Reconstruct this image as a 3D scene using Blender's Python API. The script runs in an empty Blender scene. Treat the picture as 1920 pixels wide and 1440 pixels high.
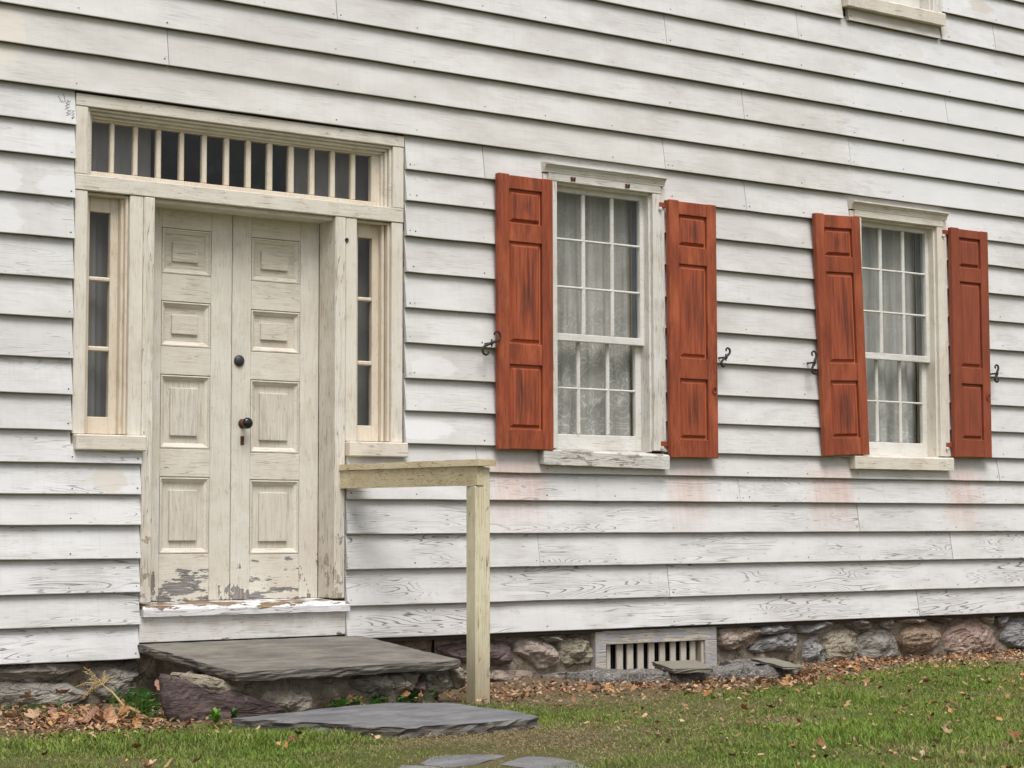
import bpy, math, random
import numpy as np
from mathutils import Vector, Matrix, noise
random.seed(7); rng = np.random.default_rng(7)
scene = bpy.context.scene
col = scene.collection

# ---------------------------------------------------------------- camera, sky, sun, exposure
cam_d = bpy.data.cameras.new('camera'); cam = bpy.data.objects.new('camera', cam_d); col.objects.link(cam)
cam_d.sensor_width = 36.0; cam_d.lens = 36.0 * 3700.0 / 1920.0
cam_d.clip_start = 0.05; cam_d.clip_end = 2000
fw = Vector((0.58026505, 0.81121322, 0.07228824)); rt = Vector((0.81343479, -0.58165168, -0.00227207)); up = Vector((-0.04020345, -0.06012017, 0.99738119))
cam.matrix_world = Matrix(((rt.x, up.x, -fw.x, -4.9), (rt.y, up.y, -fw.y, -9.4), (rt.z, up.z, -fw.z, 0.887), (0, 0, 0, 1)))
scene.camera = cam

SUN_EL, SUN_AZ = math.radians(60), math.radians(198)      # azimuth clockwise from +Y
world = bpy.data.worlds.new('World'); scene.world = world; world.use_nodes = True
wn = world.node_tree; wn.nodes.clear()
sky = wn.nodes.new('ShaderNodeTexSky'); sky.sky_type = 'NISHITA'; sky.sun_disc = False
sky.sun_elevation = SUN_EL; sky.sun_rotation = SUN_AZ; sky.air_density = 1.0; sky.dust_density = 4.0; sky.ozone_density = 1.0
hs = wn.nodes.new('ShaderNodeHueSaturation'); hs.inputs['Saturation'].default_value = 0.16
bg = wn.nodes.new('ShaderNodeBackground'); bg.inputs['Strength'].default_value = 0.080
wo = wn.nodes.new('ShaderNodeOutputWorld')
wn.links.new(sky.outputs[0], hs.inputs['Color']); wn.links.new(hs.outputs[0], bg.inputs[0]); wn.links.new(bg.outputs[0], wo.inputs[0])
sl = bpy.data.lights.new('sun', 'SUN'); sl.energy = 1.5; sl.angle = math.radians(30); sl.color = (1.0, 0.965, 0.92)
sun = bpy.data.objects.new('sun', sl); col.objects.link(sun)
sd = Vector((math.sin(SUN_AZ) * math.cos(SUN_EL), math.cos(SUN_AZ) * math.cos(SUN_EL), math.sin(SUN_EL)))
sun.rotation_euler = (-sd).to_track_quat('-Z', 'Y').to_euler(); sun.location = sd * 20
vs = scene.view_settings; vs.view_transform = 'Standard'; vs.look = 'None'; vs.gamma = 1.0; vs.exposure = 0.80; vs.use_curve_mapping = False

# ---------------------------------------------------------------- node helper
class NT:
    def __init__(s, name, rough=0.6, spec=0.3):
        s.m = bpy.data.materials.new(name); s.m.use_nodes = True; s.t = s.m.node_tree; s.t.nodes.clear()
        s.out = s.t.nodes.new('ShaderNodeOutputMaterial')
        s.b = s.t.nodes.new('ShaderNodeBsdfPrincipled'); s.b.inputs['Roughness'].default_value = rough
        s.b.inputs['Specular IOR Level'].default_value = spec
        s.t.links.new(s.b.outputs[0], s.out.inputs[0])
    def n(s, t, **kw):
        nd = s.t.nodes.new(t)
        for k, v in kw.items(): setattr(nd, k, v)
        return nd
    def lk(s, a, b): s.t.links.new(a, b)
    def _set(s, inp, v):
        if hasattr(v, 'is_linked') or hasattr(v, 'links'): s.lk(v, inp)
        else: inp.default_value = v
    def math(s, op, a, b=None, c=None, clamp=False):
        nd = s.n('ShaderNodeMath', operation=op, use_clamp=clamp); s._set(nd.inputs[0], a)
        if b is not None: s._set(nd.inputs[1], b)
        if c is not None: s._set(nd.inputs[2], c)
        return nd.outputs[0]
    def vmath(s, op, a, b):
        nd = s.n('ShaderNodeVectorMath', operation=op); s._set(nd.inputs[0], a); s._set(nd.inputs[1], b); return nd.outputs[0]
    def mix(s, f, a, b, mode='MIX'):
        nd = s.n('ShaderNodeMix', data_type='RGBA', blend_type=mode); s._set(nd.inputs[0], f)
        s._set(nd.inputs[6], a if not isinstance(a, tuple) else (a + (1,))[:4]); s._set(nd.inputs[7], b if not isinstance(b, tuple) else (b + (1,))[:4]); return nd.outputs[2]
    def noise(s, vec, scale=5, detail=4, rough=0.55, dist=0.0):
        nd = s.n('ShaderNodeTexNoise'); s.lk(vec, nd.inputs['Vector']); nd.inputs['Scale'].default_value = scale
        nd.inputs['Detail'].default_value = detail; nd.inputs['Roughness'].default_value = rough; nd.inputs['Distortion'].default_value = dist
        return nd.outputs[0]
    def mr(s, v, a, b, c=0.0, d=1.0, smooth=False):
        nd = s.n('ShaderNodeMapRange', interpolation_type='SMOOTHSTEP' if smooth else 'LINEAR'); s._set(nd.inputs[0], v)
        for i, q in enumerate((a, b, c, d)): s._set(nd.inputs[i + 1], q)
        return nd.outputs[0]
    def coord(s, rand=True):
        tc = s.n('ShaderNodeTexCoord'); v = tc.outputs['Object']
        if rand:
            oi = s.n('ShaderNodeObjectInfo'); cx = s.n('ShaderNodeCombineXYZ')
            s.lk(s.math('MULTIPLY', oi.outputs['Random'], 41.0), cx.inputs[0]); s.lk(s.math('MULTIPLY', oi.outputs['Random'], 23.0), cx.inputs[2])
            v = s.vmath('ADD', v, cx.outputs[0])
        return v
    def scale(s, v, sc): return s.vmath('MULTIPLY', v, sc)
    def xyz(s):
        g = s.n('ShaderNodeTexCoord'); sp = s.n('ShaderNodeSeparateXYZ'); s.lk(g.outputs['Object'], sp.inputs[0]); return sp.outputs
    def ocol(s):
        oi = s.n('ShaderNodeObjectInfo'); sp = s.n('ShaderNodeSeparateColor'); s.lk(oi.outputs['Color'], sp.inputs[0]); return oi.outputs['Random'], sp.outputs
    def contour(s, n, k, w):
        f = s.math('FRACT', s.math('MULTIPLY', n, k)); a = s.math('ABSOLUTE', s.math('SUBTRACT', f, 0.5)); return s.mr(a, 0.0, w, 1.0, 0.0)
    def color(s, c): s._set(s.b.inputs['Base Color'], c if not isinstance(c, tuple) else (c + (1,))[:4])
    def bump(s, h, strength=0.3, dist=0.005):
        nd = s.n('ShaderNodeBump'); nd.inputs['Strength'].default_value = strength; nd.inputs['Distance'].default_value = dist
        s._set(nd.inputs['Height'], h); s.lk(nd.outputs[0], s.b.inputs['Normal'])

def painted_wood(name, ca, cb, axis='z', streak=0.35, crack=0.4, crack_col=(0.16, 0.13, 0.10), peel=None, under=(0.20, 0.17, 0.14), dirt=(0.40, 0.33, 0.24), dirt_amt=0.4, rough=0.62, relief=0.35, stain=None):
    """weathered paint on wood; axis = grain direction; peel=(z_full, z_none, amount): flaking between these heights; stain=(z_full, z_none, colour, amount): splashed dirt"""
    s = NT(name, rough, 0.25)
    v = s.coord()
    al = {'x': (1.6, 30, 34), 'z': (34, 30, 1.6), 'y': (34, 1.6, 34)}[axis]
    vg = s.scale(v, al)
    big = s.noise(v, 3.2, 3, 0.6)
    base = s.mix(s.mr(big, 0.35, 0.65), ca, cb)
    fine = s.noise(vg, 4.0, 3, 0.72)
    base = s.mix(s.math('MULTIPLY', s.mr(fine, 0.46, 0.70), streak), base, tuple(x * 0.55 for x in ca))
    med = s.noise(v, 7.0, 4, 0.65)
    base = s.mix(s.math('MULTIPLY', s.mr(med, 0.50, 0.72), dirt_amt), base, dirt)
    ck = s.noise(s.scale(vg, (0.5, 0.5, 0.5)), 1.3, 2, 0.6)
    cm = s.math('MULTIPLY', s.contour(ck, 11.0, 0.09), s.mr(med, 0.40, 0.54))
    cm = s.math('MULTIPLY', cm, crack)
    base = s.mix(cm, base, crack_col)
    spk = s.mr(s.noise(v, 110.0, 1, 0.5), 0.68, 0.74); base = s.mix(s.math('MULTIPLY', spk, 0.30), base, crack_col)
    h = s.math('SUBTRACT', s.math('MULTIPLY', fine, 0.4), cm)
    if stain:
        z = s.xyz()[2]; sm = s.mr(s.math('ADD', z, s.math('MULTIPLY_ADD', s.noise(s.scale(v, (30, 30, 1.5) if axis == 'z' else (2, 2, 20)), 1.0, 3, 0.6), 0.5 * (stain[1] - stain[0]), -0.25 * (stain[1] - stain[0]))), stain[0], stain[1], stain[3], 0.0)
        base = s.mix(sm, base, stain[2])
    if peel:
        z = s.xyz()[2]; g = s.mr(z, peel[0], peel[1], peel[2], -0.12)
        pn = s.math('ADD', s.noise(s.scale(v, (1.0, 1.0, 0.6) if axis != 'x' else (0.45, 1, 1.9)), 15.0, 5, 0.66), g)
        pm = s.mr(pn, 0.60, 0.615)
        wood = s.mix(s.mr(fine, 0.35, 0.65), tuple(x * 1.3 for x in under), tuple(x * 0.45 for x in under))
        rim = s.mr(pn, 0.56, 0.60); base = s.mix(s.math('MULTIPLY', rim, 0.25), base, (0.80, 0.78, 0.75))
        base = s.mix(s.math('MULTIPLY', s.mr(pn, 0.595, 0.60), s.mr(pn, 0.615, 0.60)), base, (0.10, 0.08, 0.06))
        base = s.mix(pm, base, wood); h = s.math('SUBTRACT', h, s.math('MULTIPLY', pm, 0.9))
    s.color(base); s.bump(h, relief, 0.004)
    return s.m

# ---------------------------------------------------------------- materials
def clapboard_mat():
    s = NT('white_clapboard_paint', 0.6, 0.25)
    v = s.coord(); rnd, oc = s.ocol(); pos = s.xyz()
    big = s.noise(s.scale(v, (0.8, 1, 2.2)), 1.7, 3, 0.6)
    warm = s.mix(oc[1], (0.565, 0.545, 0.515), (0.655, 0.655, 0.675))
    base = s.mix(s.mr(big, 0.38, 0.62), warm, s.mix(oc[1], (0.655, 0.645, 0.625), (0.735, 0.735, 0.75)))
    vg = s.scale(v, (2.2, 30, 62))
    fine = s.noise(vg, 3.0, 3, 0.72)
    # grey grime lying in the grain, in patches
    patch = s.mr(s.noise(s.scale(v, (1.0, 1, 2.5)), 2.6, 3, 0.65), 0.44, 0.64)
    base = s.mix(s.math('MULTIPLY', s.mr(fine, 0.45, 0.70), s.math('MULTIPLY_ADD', patch, 0.50, 0.10)), base, (0.34, 0.322, 0.298))
    cloud = s.noise(s.scale(v, (1.3, 1, 3.0)), 2.0, 4, 0.68)
    base = s.mix(s.math('MULTIPLY', s.mr(cloud, 0.50, 0.70), 0.34), base, (0.43, 0.405, 0.365))
    # faint vertical rain streaks
    vst = s.noise(s.scale(v, (48, 1, 2.2)), 1.0, 2, 0.6)
    base = s.mix(s.math('MULTIPLY', s.mr(vst, 0.52, 0.72), 0.16), base, (0.45, 0.435, 0.41))
    # open cathedral grain
    cat = s.noise(s.scale(v, (0.75, 6, 10.5)), 1.0, 2, 0.5, 0.45)
    warp = s.math('MULTIPLY_ADD', fine, 0.014, cat)
    lines = s.contour(warp, 27.0, 0.14)
    region = s.mr(s.math('MULTIPLY_ADD', oc[0], 0.10, s.noise(s.scale(v, (0.9, 1, 3.2)), 1.6, 2, 0.55)), 0.54, 0.65)
    brk = s.mr(s.noise(s.scale(v, (3, 9, 26)), 1.0, 2, 0.7), 0.34, 0.46)
    ck = s.math('MULTIPLY', s.math('MULTIPLY', lines, brk), s.math('MULTIPLY', region, oc[0]), clamp=True)
    base = s.mix(s.math('MULTIPLY', ck, 0.95), base, (0.085, 0.075, 0.065))
    # a few short cracks and flakes anywhere
    flk = s.mr(s.noise(s.scale(v, (7, 20, 60)), 1.0, 3, 0.75), 0.66, 0.70)
    flk = s.math('MULTIPLY', flk, s.math('MULTIPLY_ADD', oc[0], 0.9, 0.25, clamp=True)); base = s.mix(s.math('MULTIPLY', flk, 0.6), base, (0.16, 0.15, 0.14))
    # red chalk washed down from the shutters onto the boards below
    zz = s.math('MULTIPLY', s.mr(pos[2], 1.34, 1.22), s.mr(pos[2], 0.80, 1.05)); red = None
    wob = s.math('MULTIPLY_ADD', s.noise(s.scale(v, (2, 1, 1)), 4.0, 2, 0.6), 0.22, -0.11); px = s.math('ADD', pos[0], wob)
    for xa, xb, st in ((1.60, 2.06, 0.55), (2.98, 3.36, 0.50), (4.20, 4.62, 0.60), (5.50, 5.84, 0.62)):
        m = s.math('MULTIPLY', s.math('MULTIPLY', s.mr(px, xa - 0.06, xa + 0.08), s.mr(px, xb + 0.06, xb - 0.10)), st)
        red = m if red is None else s.math('ADD', red, m)
    red = s.math('MULTIPLY', s.math('MULTIPLY', red, zz), s.mr(s.noise(s.scale(v, (26, 1, 1.5)), 1.0, 4, 0.65), 0.18, 0.76))
    base = s.mix(red, base, (0.54, 0.27, 0.18))
    bn = s.math('MULTIPLY_ADD', s.noise(s.scale(v, (7, 1, 30)), 1.0, 4, 0.7), 2.6, -1.3)
    # blotches of cream touch-up paint, and newer white ones
    for cx, cz, rx, rz, c, a in ((5.25, 4.02, .19, .045, (.53, .49, .43), .85), (5.22, 4.17, .12, .05, (.55, .51, .46), .75), (5.05, 4.37, .60, .085, (.53, .49, .43), .85), (5.95, 4.60, .13, .05, (.56, .52, .46), .7),
                                 (-0.98, 2.60, .16, .075, (.74, .74, .755), .6), (-1.30, 2.62, .09, .09, (.74, .74, .755), .6), (-0.99, 2.87, .15, .05, (.74, .74, .755), .55), (-1.30, 2.42, .10, .10, (.74, .74, .755), .55), (-0.72, 1.13, .10, .07, (.60, .54, .46), .55), (-1.30, 3.35, .10, .16, (.70, .64, .54), .5), (1.18, 1.44, .22, .06, (.76, .76, .78), .7), (1.25, 1.80, .16, .06, (.76, .76, .78), .5), (5.6, 3.6, 1.1, .75, (.70, .705, .73), .55)):
        dx = s.math('DIVIDE', s.math('SUBTRACT', pos[0], cx), rx); dz = s.math('DIVIDE', s.math('SUBTRACT', pos[2], cz), rz)
        d = s.math('ADD', s.math('ADD', s.math('MULTIPLY', dx, dx), s.math('MULTIPLY', dz, dz)), bn)
        base = s.mix(s.math('MULTIPLY', s.mr(d, 0.75, 1.05, 1.0, 0.0), a), base, c)
    s.color(base)
    h = s.math('SUBTRACT', s.math('MULTIPLY', fine, 0.35), s.math('ADD', ck, s.math('MULTIPLY', flk, 0.6)))
    s.bump(h, 0.35, 0.004)
    return s.m

def stone_mat(name, ca, cb, cc, sc=1.0, rough=0.8, streak=None, relief=0.8):
    s = NT(name, rough, 0.25); v = s.coord()
    if streak: v2 = s.scale(v, streak)
    else: v2 = v
    n1 = s.noise(v2, 7.0 * sc, 4, 0.66, 0.6); n2 = s.noise(v2, 46.0 * sc, 4, 0.75); n3 = s.noise(v, 150.0, 1, 0.6)
    c = s.mix(s.mr(n1, 0.35, 0.65), ca, cb); c = s.mix(s.mr(n2, 0.52, 0.72), c, cc)
    c = s.mix(s.math('MULTIPLY', s.mr(n3, 0.66, 0.72), 0.5), c, tuple(min(1, x * 2.2 + 0.04) for x in ca))
    c = s.mix(s.math('MULTIPLY', s.mr(n2, 0.42, 0.30), 0.7), c, tuple(x * 0.35 for x in ca))
    vein = s.math('MULTIPLY', s.contour(s.noise(v2, 5.0 * sc, 3, 0.6, 0.8), 4.0, 0.05), s.mr(n1, 0.5, 0.62)); c = s.mix(s.math('MULTIPLY', vein, 0.6), c, tuple(min(1, x * 1.9 + 0.05) for x in cb))
    crk = s.contour(s.noise(s.scale(v2, (1, 1, 1.6)), 4.0 * sc, 2, 0.6), 3.0, 0.025); c = s.mix(s.math('MULTIPLY', crk, 0.5), c, tuple(x * 0.22 for x in ca))
    s.color(c); s.bump(s.math('SUBTRACT', s.math('ADD', s.math('MULTIPLY', n1, 0.6), s.math('MULTIPLY', n2, 0.5)), s.math('MULTIPLY', crk, 0.6)), relief, 0.022)
    return s.m

def plain(name, c, rough=0.6, spec=0.3, metal=0.0, var=0.25, sc=40):
    s = NT(name, rough, spec); s.b.inputs['Metallic'].default_value = metal
    v = s.coord(); s.color(s.mix(s.noise(v, sc, 4, 0.6), tuple(x * (1 - var) for x in c), tuple(x * (1 + var) for x in c))); s.bump(s.noise(v, sc * 2, 3), 0.2, 0.002)
    return s.m

def shutter_mat():
    s = NT('faded_red_paint', 0.55, 0.28); v = s.coord(); rnd, oc = s.ocol()
    vg = s.scale(v, (26, 26, 1.7)); g = s.noise(vg, 2.4, 6, 0.68, 0.3)
    base = s.mix(s.mr(g, 0.35, 0.65), (0.205, 0.046, 0.022), (0.345, 0.084, 0.037))
    base = s.mix(s.math('MULTIPLY', s.mr(s.noise(s.scale(v, (6, 6, 2.0)), 1.3, 5, 0.62), 0.47, 0.66), 0.75), base, (0.47, 0.130, 0.056))
    base = s.mix(s.math('MULTIPLY', s.mr(s.noise(s.scale(v, (8, 8, 1.4)), 1.1, 4, 0.7), 0.49, 0.66), 0.55), base, (0.095, 0.027, 0.016))
    ck = s.math('MULTIPLY', s.contour(s.noise(s.scale(v, (17, 17, 1.1)), 1.0, 3, 0.6), 11.0, 0.07), s.mr(s.noise(v, 5.0, 4), 0.47, 0.60))
    base = s.mix(s.math('MULTIPLY', ck, 0.6), base, (0.05, 0.018, 0.012))
    spk = s.mr(s.noise(s.scale(v, (60, 60, 22)), 1.0, 3, 0.6), 0.70, 0.74); base = s.mix(s.math('MULTIPLY', spk, 0.7), base, (0.04, 0.02, 0.015))
    s.color(s.mix(oc[1], base, s.mix(0.55, base, (0.225, 0.060, 0.034)))); s.bump(s.math('SUBTRACT', s.math('MULTIPLY', g, 0.5), ck), 0.35, 0.004)
    return s.m

def shutter_panel_mat():
    """bare dark grain worn through in the middle of the field, brighter paint along its edges with the bevel highlight put into its colour"""
    s = NT('worn_red_panel', 0.55, 0.28); v = s.coord(); tc = s.n('ShaderNodeTexCoord'); sp = s.n('ShaderNodeSeparateXYZ'); s.lk(tc.outputs['Generated'], sp.inputs[0])
    rnd, oc = s.ocol()
    g = s.noise(s.scale(v, (40, 40, 1.6)), 2.0, 6, 0.7, 0.4)
    ex = s.math('ABSOLUTE', s.math('SUBTRACT', sp.outputs[0], 0.5)); ez = s.math('ABSOLUTE', s.math('SUBTRACT', sp.outputs[2], 0.5))
    e = s.math('ADD', s.math('MULTIPLY', s.math('MAXIMUM', s.math('MULTIPLY', ex, 1.0), s.math('MULTIPLY', ez, 0.93)), 0.55), s.math('MULTIPLY_ADD', s.noise(s.scale(v, (22, 22, 1.5)), 1.2, 4, 0.66), 0.95, -0.32))
    paint = s.mix(s.mr(g, 0.4, 0.65), (0.245, 0.054, 0.025), (0.42, 0.108, 0.047))
    wood = s.mix(s.mr(g, 0.36, 0.62), (0.060, 0.021, 0.015), (0.215, 0.056, 0.030))
    base = s.mix(s.mr(e, 0.13, 0.36), wood, paint)
    base = s.mix(s.mr(s.math('MAXIMUM', ex, s.math('MULTIPLY', ez, 0.97)), 0.445, 0.465), base, (0.50, 0.150, 0.066))  # bevel edge highlight painted in as a brighter orange rim
    base = s.mix(s.mr(s.math('MAXIMUM', ex, s.math('MULTIPLY', ez, 0.97)), 0.485, 0.492), base, (0.10, 0.03, 0.018))
    base = s.mix(oc[1], base, s.mix(0.6, base, (0.225, 0.060, 0.034)))
    s.color(base); s.bump(g, 0.3, 0.004)
    return s.m

def glass_mat():
    s = NT('old_window_glass'); s.t.nodes.remove(s.b)
    v = s.coord(); tr = s.n('ShaderNodeBsdfTransparent'); tr.inputs[0].default_value = (0.90, 0.915, 0.905, 1)
    gl = s.n('ShaderNodeBsdfGlossy'); gl.inputs['Roughness'].default_value = 0.03
    bp = s.n('ShaderNodeBump'); bp.inputs['Strength'].default_value = 0.12; bp.inputs['Distance'].default_value = 0.01
    s.lk(s.noise(s.scale(v, (1, 1, 0.6)), 9.0, 2), bp.inputs['Height']); s.lk(bp.outputs[0], gl.inputs['Normal'])
    lw = s.n('ShaderNodeLayerWeight'); lw.inputs[0].default_value = 0.5
    fr = s.math('MULTIPLY_ADD', s.math('POWER', lw.outputs['Facing'], 4.0), 0.8, 0.042, clamp=True)
    mx = s.n('ShaderNodeMixShader'); s.lk(fr, mx.inputs[0]); s.lk(tr.outputs[0], mx.inputs[1]); s.lk(gl.outputs[0], mx.inputs[2])
    df = s.n('ShaderNodeBsdfDiffuse'); df.inputs[0].default_value = (0.5, 0.5, 0.48, 1)
    m2 = s.n('ShaderNodeMixShader'); s.lk(s.math('ADD', s.math('MULTIPLY', s.mr(s.noise(v, 14.0, 4, 0.75), 0.5, 0.75), 0.035), s.math('MULTIPLY', s.mr(s.noise(v, 85.0, 2, 0.6), 0.70, 0.76), 0.10)), m2.inputs[0]); s.lk(mx.outputs[0], m2.inputs[1]); s.lk(df.outputs[0], m2.inputs[2])
    s.lk(m2.outputs[0], s.out.inputs[0]); return s.m

def lace_mat(name, c, lace=0.6, hole=0.35, z_plain=None):
    s = NT(name, 0.9, 0.05); v = s.coord(False)
    n = s.noise(s.scale(v, (1, 0.0, 1)), 9.0, 1.0, 0.5, 1.4); ln = s.contour(n, 7.0, 0.17)
    fl = s.n('ShaderNodeTexVoronoi'); s.lk(s.scale(v, (1, 0, 1)), fl.inputs['Vector']); fl.inputs['Scale'].default_value = 9.0
    rose = s.contour(s.math('ADD', fl.outputs['Distance'], s.math('MULTIPLY', n, 0.25)), 5.0, 0.2)
    rosem = s.mr(fl.outputs['Distance'], 0.35, 0.22); pat = s.math('MAXIMUM', s.math('MULTIPLY', ln, 0.85), s.math('MULTIPLY', rose, rosem))
    if z_plain: pat = s.math('MULTIPLY', pat, s.mr(s.xyz()[2], z_plain[0], z_plain[1], 1.0, 0.3))
    gather = s.mr(s.noise(s.scale(v, (21, 0, 1.1)), 1.0, 3, 0.6), 0.34, 0.66); cl = s.mix(s.math('MULTIPLY', pat, lace), tuple(x * 0.70 for x in c), tuple(min(.95, x * 1.15) for x in c))
    s.color(s.mix(gather, s.mix(0.45, cl, (0.10, 0.095, 0.09)), cl))
    al = s.math('ADD', 1.0 - hole, s.math('MULTIPLY', pat, hole)); s._set(s.b.inputs['Alpha'], al)
    tl = s.b.inputs.get('Transmission Weight'); return s.m

def slate_mat(name, ca, cb, spots=0.5, edge=0.35):
    s = NT(name, 0.68, 0.35); v = s.coord()
    n1 = s.noise(s.scale(v, (1.2, 3.0, 3.0)), 2.6, 6, 0.62, 0.5); n2 = s.noise(s.scale(v, (4, 16, 16)), 3.0, 5, 0.7)
    c = s.mix(s.mr(n1, 0.34, 0.66), ca, cb); c = s.mix(s.math('MULTIPLY', s.mr(n2, 0.5, 0.7), 0.45), c, tuple(x * 0.5 for x in ca))
    c = s.mix(s.math('MULTIPLY', s.mr(s.noise(v, 60.0, 2, 0.5), 0.735, 0.75), spots), c, (0.6, 0.6, 0.58))
    c = s.mix(s.math('MULTIPLY', s.mr(s.noise(v, 34.0, 3, 0.6), 0.30, 0.24), 0.7), c, tuple(x * 0.3 for x in ca))
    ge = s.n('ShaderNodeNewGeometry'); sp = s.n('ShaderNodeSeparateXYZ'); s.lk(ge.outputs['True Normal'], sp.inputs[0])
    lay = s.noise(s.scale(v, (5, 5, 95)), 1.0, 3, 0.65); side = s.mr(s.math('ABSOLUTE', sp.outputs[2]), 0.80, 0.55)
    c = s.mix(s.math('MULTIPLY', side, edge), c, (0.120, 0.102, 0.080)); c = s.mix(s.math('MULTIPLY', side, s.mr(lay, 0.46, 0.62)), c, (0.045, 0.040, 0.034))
    wet = s.noise(v, 3.5, 5, 0.7); c = s.mix(s.math('MULTIPLY', s.mr(wet, 0.52, 0.66), 0.45), c, tuple(x * 0.55 for x in ca))
    c = s.mix(s.math('MULTIPLY', s.mr(s.noise(v, 24.0, 4, 0.7), 0.60, 0.68), 0.35), c, (0.30, 0.29, 0.255))
    s.color(c); s.bump(s.math('ADD', s.math('ADD', n1, s.math('MULTIPLY', n2, 0.5)), s.math('MULTIPLY', lay, 0.8)), 0.75, 0.014); return s.m

def attr_mat(name, rough=0.7, transl=0.0, spec=0.2):
    s = NT(name, rough, spec); a = s.n('ShaderNodeAttribute'); a.attribute_name = 'tint'; s.color(a.outputs['Color'])
    if transl:
        t = s.n('ShaderNodeBsdfTranslucent'); s.lk(a.outputs['Color'], t.inputs[0]); m = s.n('ShaderNodeMixShader'); m.inputs[0].default_value = transl
        s.lk(s.b.outputs[0], m.inputs[1]); s.lk(t.outputs[0], m.inputs[2]); s.lk(m.outputs[0], s.out.inputs[0])
    return s.m

def leaf_mat():
    s = NT('dry_leaf', 0.75, 0.2); rnd, oc = s.ocol(); oi = s.n('ShaderNodeObjectInfo'); v = s.coord()
    n = s.noise(v, 45.0, 4, 0.6); c = s.mix(s.mr(n, 0.35, 0.7), oi.outputs['Color'], s.mix(0.55, oi.outputs['Color'], (0.10, 0.045, 0.02)))
    s.color(c); return s.m

def ground_mat():
    s = NT('lawn_soil', 0.95, 0.1); v = s.coord(False); pos = s.xyz()
    n = s.noise(v, 3.0, 6, 0.65); n2 = s.noise(v, 60.0, 5, 0.7)
    soil = s.mix(n2, (0.085, 0.062, 0.042), (0.26, 0.195, 0.125))
    grass = s.mix(n2, (0.055, 0.065, 0.020), (0.15, 0.155, 0.05))
    far = s.mr(s.math('ADD', pos[1], s.math('MULTIPLY_ADD', n, 1.2, -0.6)), -0.75, -1.3)
    s.color(s.mix(far, soil, s.mix(s.mr(n, 0.45, 0.6), grass, s.mix(0.5, soil, grass)))); s.bump(n2, 0.8, 0.02); return s.m

M = {}
M['clap'] = clapboard_mat()
M['butt'] = plain('grimy_shaded_board_edge', (0.115, 0.095, 0.06), 0.9, 0.1, 0, 0.35, 25)  # grimy olive underside, darkened to paint in the shadow line below each board
M['trim'] = painted_wood('cream_trim_paint', (0.68, 0.625, 0.54), (0.74, 0.70, 0.63), 'z', 0.22, 0.40, (0.24, 0.19, 0.13), dirt=(0.53, 0.445, 0.33), dirt_amt=0.40)
M['trim_x'] = painted_wood('cream_trim_paint_level', (0.66, 0.61, 0.53), (0.73, 0.69, 0.62), 'x', 0.28, 0.55, (0.17, 0.14, 0.10), dirt=(0.50, 0.425, 0.33), dirt_amt=0.45)
M['post'] = painted_wood('weathered_jamb_paint', (0.68, 0.625, 0.54), (0.745, 0.71, 0.645), 'z', 0.50, 0.9, (0.22, 0.175, 0.12), peel=(0.45, 1.2, 0.09), under=(0.47, 0.405, 0.31), dirt=(0.53, 0.44, 0.33), dirt_amt=0.45, relief=0.5, stain=(0.4, 1.3, (0.42, 0.35, 0.26), 0.35))
M['door'] = painted_wood('aged_door_paint', (0.635, 0.59, 0.51), (0.70, 0.67, 0.605), 'z', 0.30, 0.40, (0.24, 0.19, 0.14), peel=(0.50, 0.78, 0.12), under=(0.27, 0.25, 0.23), dirt=(0.52, 0.44, 0.34), dirt_amt=0.42, relief=0.45)
M['door_x'] = painted_wood('aged_door_rail_paint', (0.645, 0.595, 0.51), (0.71, 0.67, 0.595), 'x', 0.28, 0.45, (0.22, 0.175, 0.13), peel=(0.49, 0.82, 0.145), under=(0.25, 0.24, 0.23), dirt=(0.52, 0.44, 0.34), dirt_amt=0.38, relief=0.5)
M['panel_z'] = painted_wood('grained_panel_paint', (0.615, 0.565, 0.485), (0.67, 0.63, 0.56), 'z', 0.55, 0.45, (0.26, 0.215, 0.165), dirt_amt=0.3, relief=0.6)
M['panel_x'] = painted_wood('grained_panel_paint_level', (0.615, 0.56, 0.475), (0.675, 0.625, 0.545), 'x', 0.5, 0.65, (0.20, 0.16, 0.12), dirt_amt=0.3, relief=0.6)
M['sill'] = painted_wood('flaking_sill_paint', (0.62, 0.595, 0.55), (0.68, 0.66, 0.63), 'x', 0.8, 1.0, (0.10, 0.085, 0.07), peel=(20, 21, 0.035), under=(0.36, 0.325, 0.28), dirt_amt=0.6, relief=0.7)
M['cream_sill'] = painted_wood('cream_sill_paint', (0.68, 0.62, 0.53), (0.74, 0.69, 0.61), 'x', 0.3, 0.7, (0.15, 0.12, 0.09), dirt_amt=0.3)
M['threshold'] = painted_wood('bare_threshold_wood', (0.68, 0.68, 0.69), (0.76, 0.76, 0.78), 'x', 0.4, 0.8, (0.12, 0.09, 0.07), peel=(0.505, 0.44, 0.20), under=(0.26, 0.18, 0.115), dirt_amt=0.2, relief=0.8)
M['riser'] = painted_wood('white_riser_paint', (0.625, 0.61, 0.585), (0.70, 0.69, 0.67), 'x', 0.35, 0.45, (0.14, 0.12, 0.10), peel=(0.285, 0.335, 0.06), under=(0.15, 0.13, 0.11), dirt_amt=0.35)
M['wtrim'] = painted_wood('window_casing_paint', (0.65, 0.625, 0.57), (0.72, 0.705, 0.67), 'z', 0.35, 0.7, (0.18, 0.155, 0.125), dirt=(0.46, 0.40, 0.31), dirt_amt=0.42)
M['wtrim_x'] = painted_wood('window_head_paint', (0.65, 0.625, 0.57), (0.72, 0.70, 0.66), 'x', 0.35, 0.7, (0.18, 0.155, 0.125), dirt=(0.48, 0.42, 0.32), dirt_amt=0.38)
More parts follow.
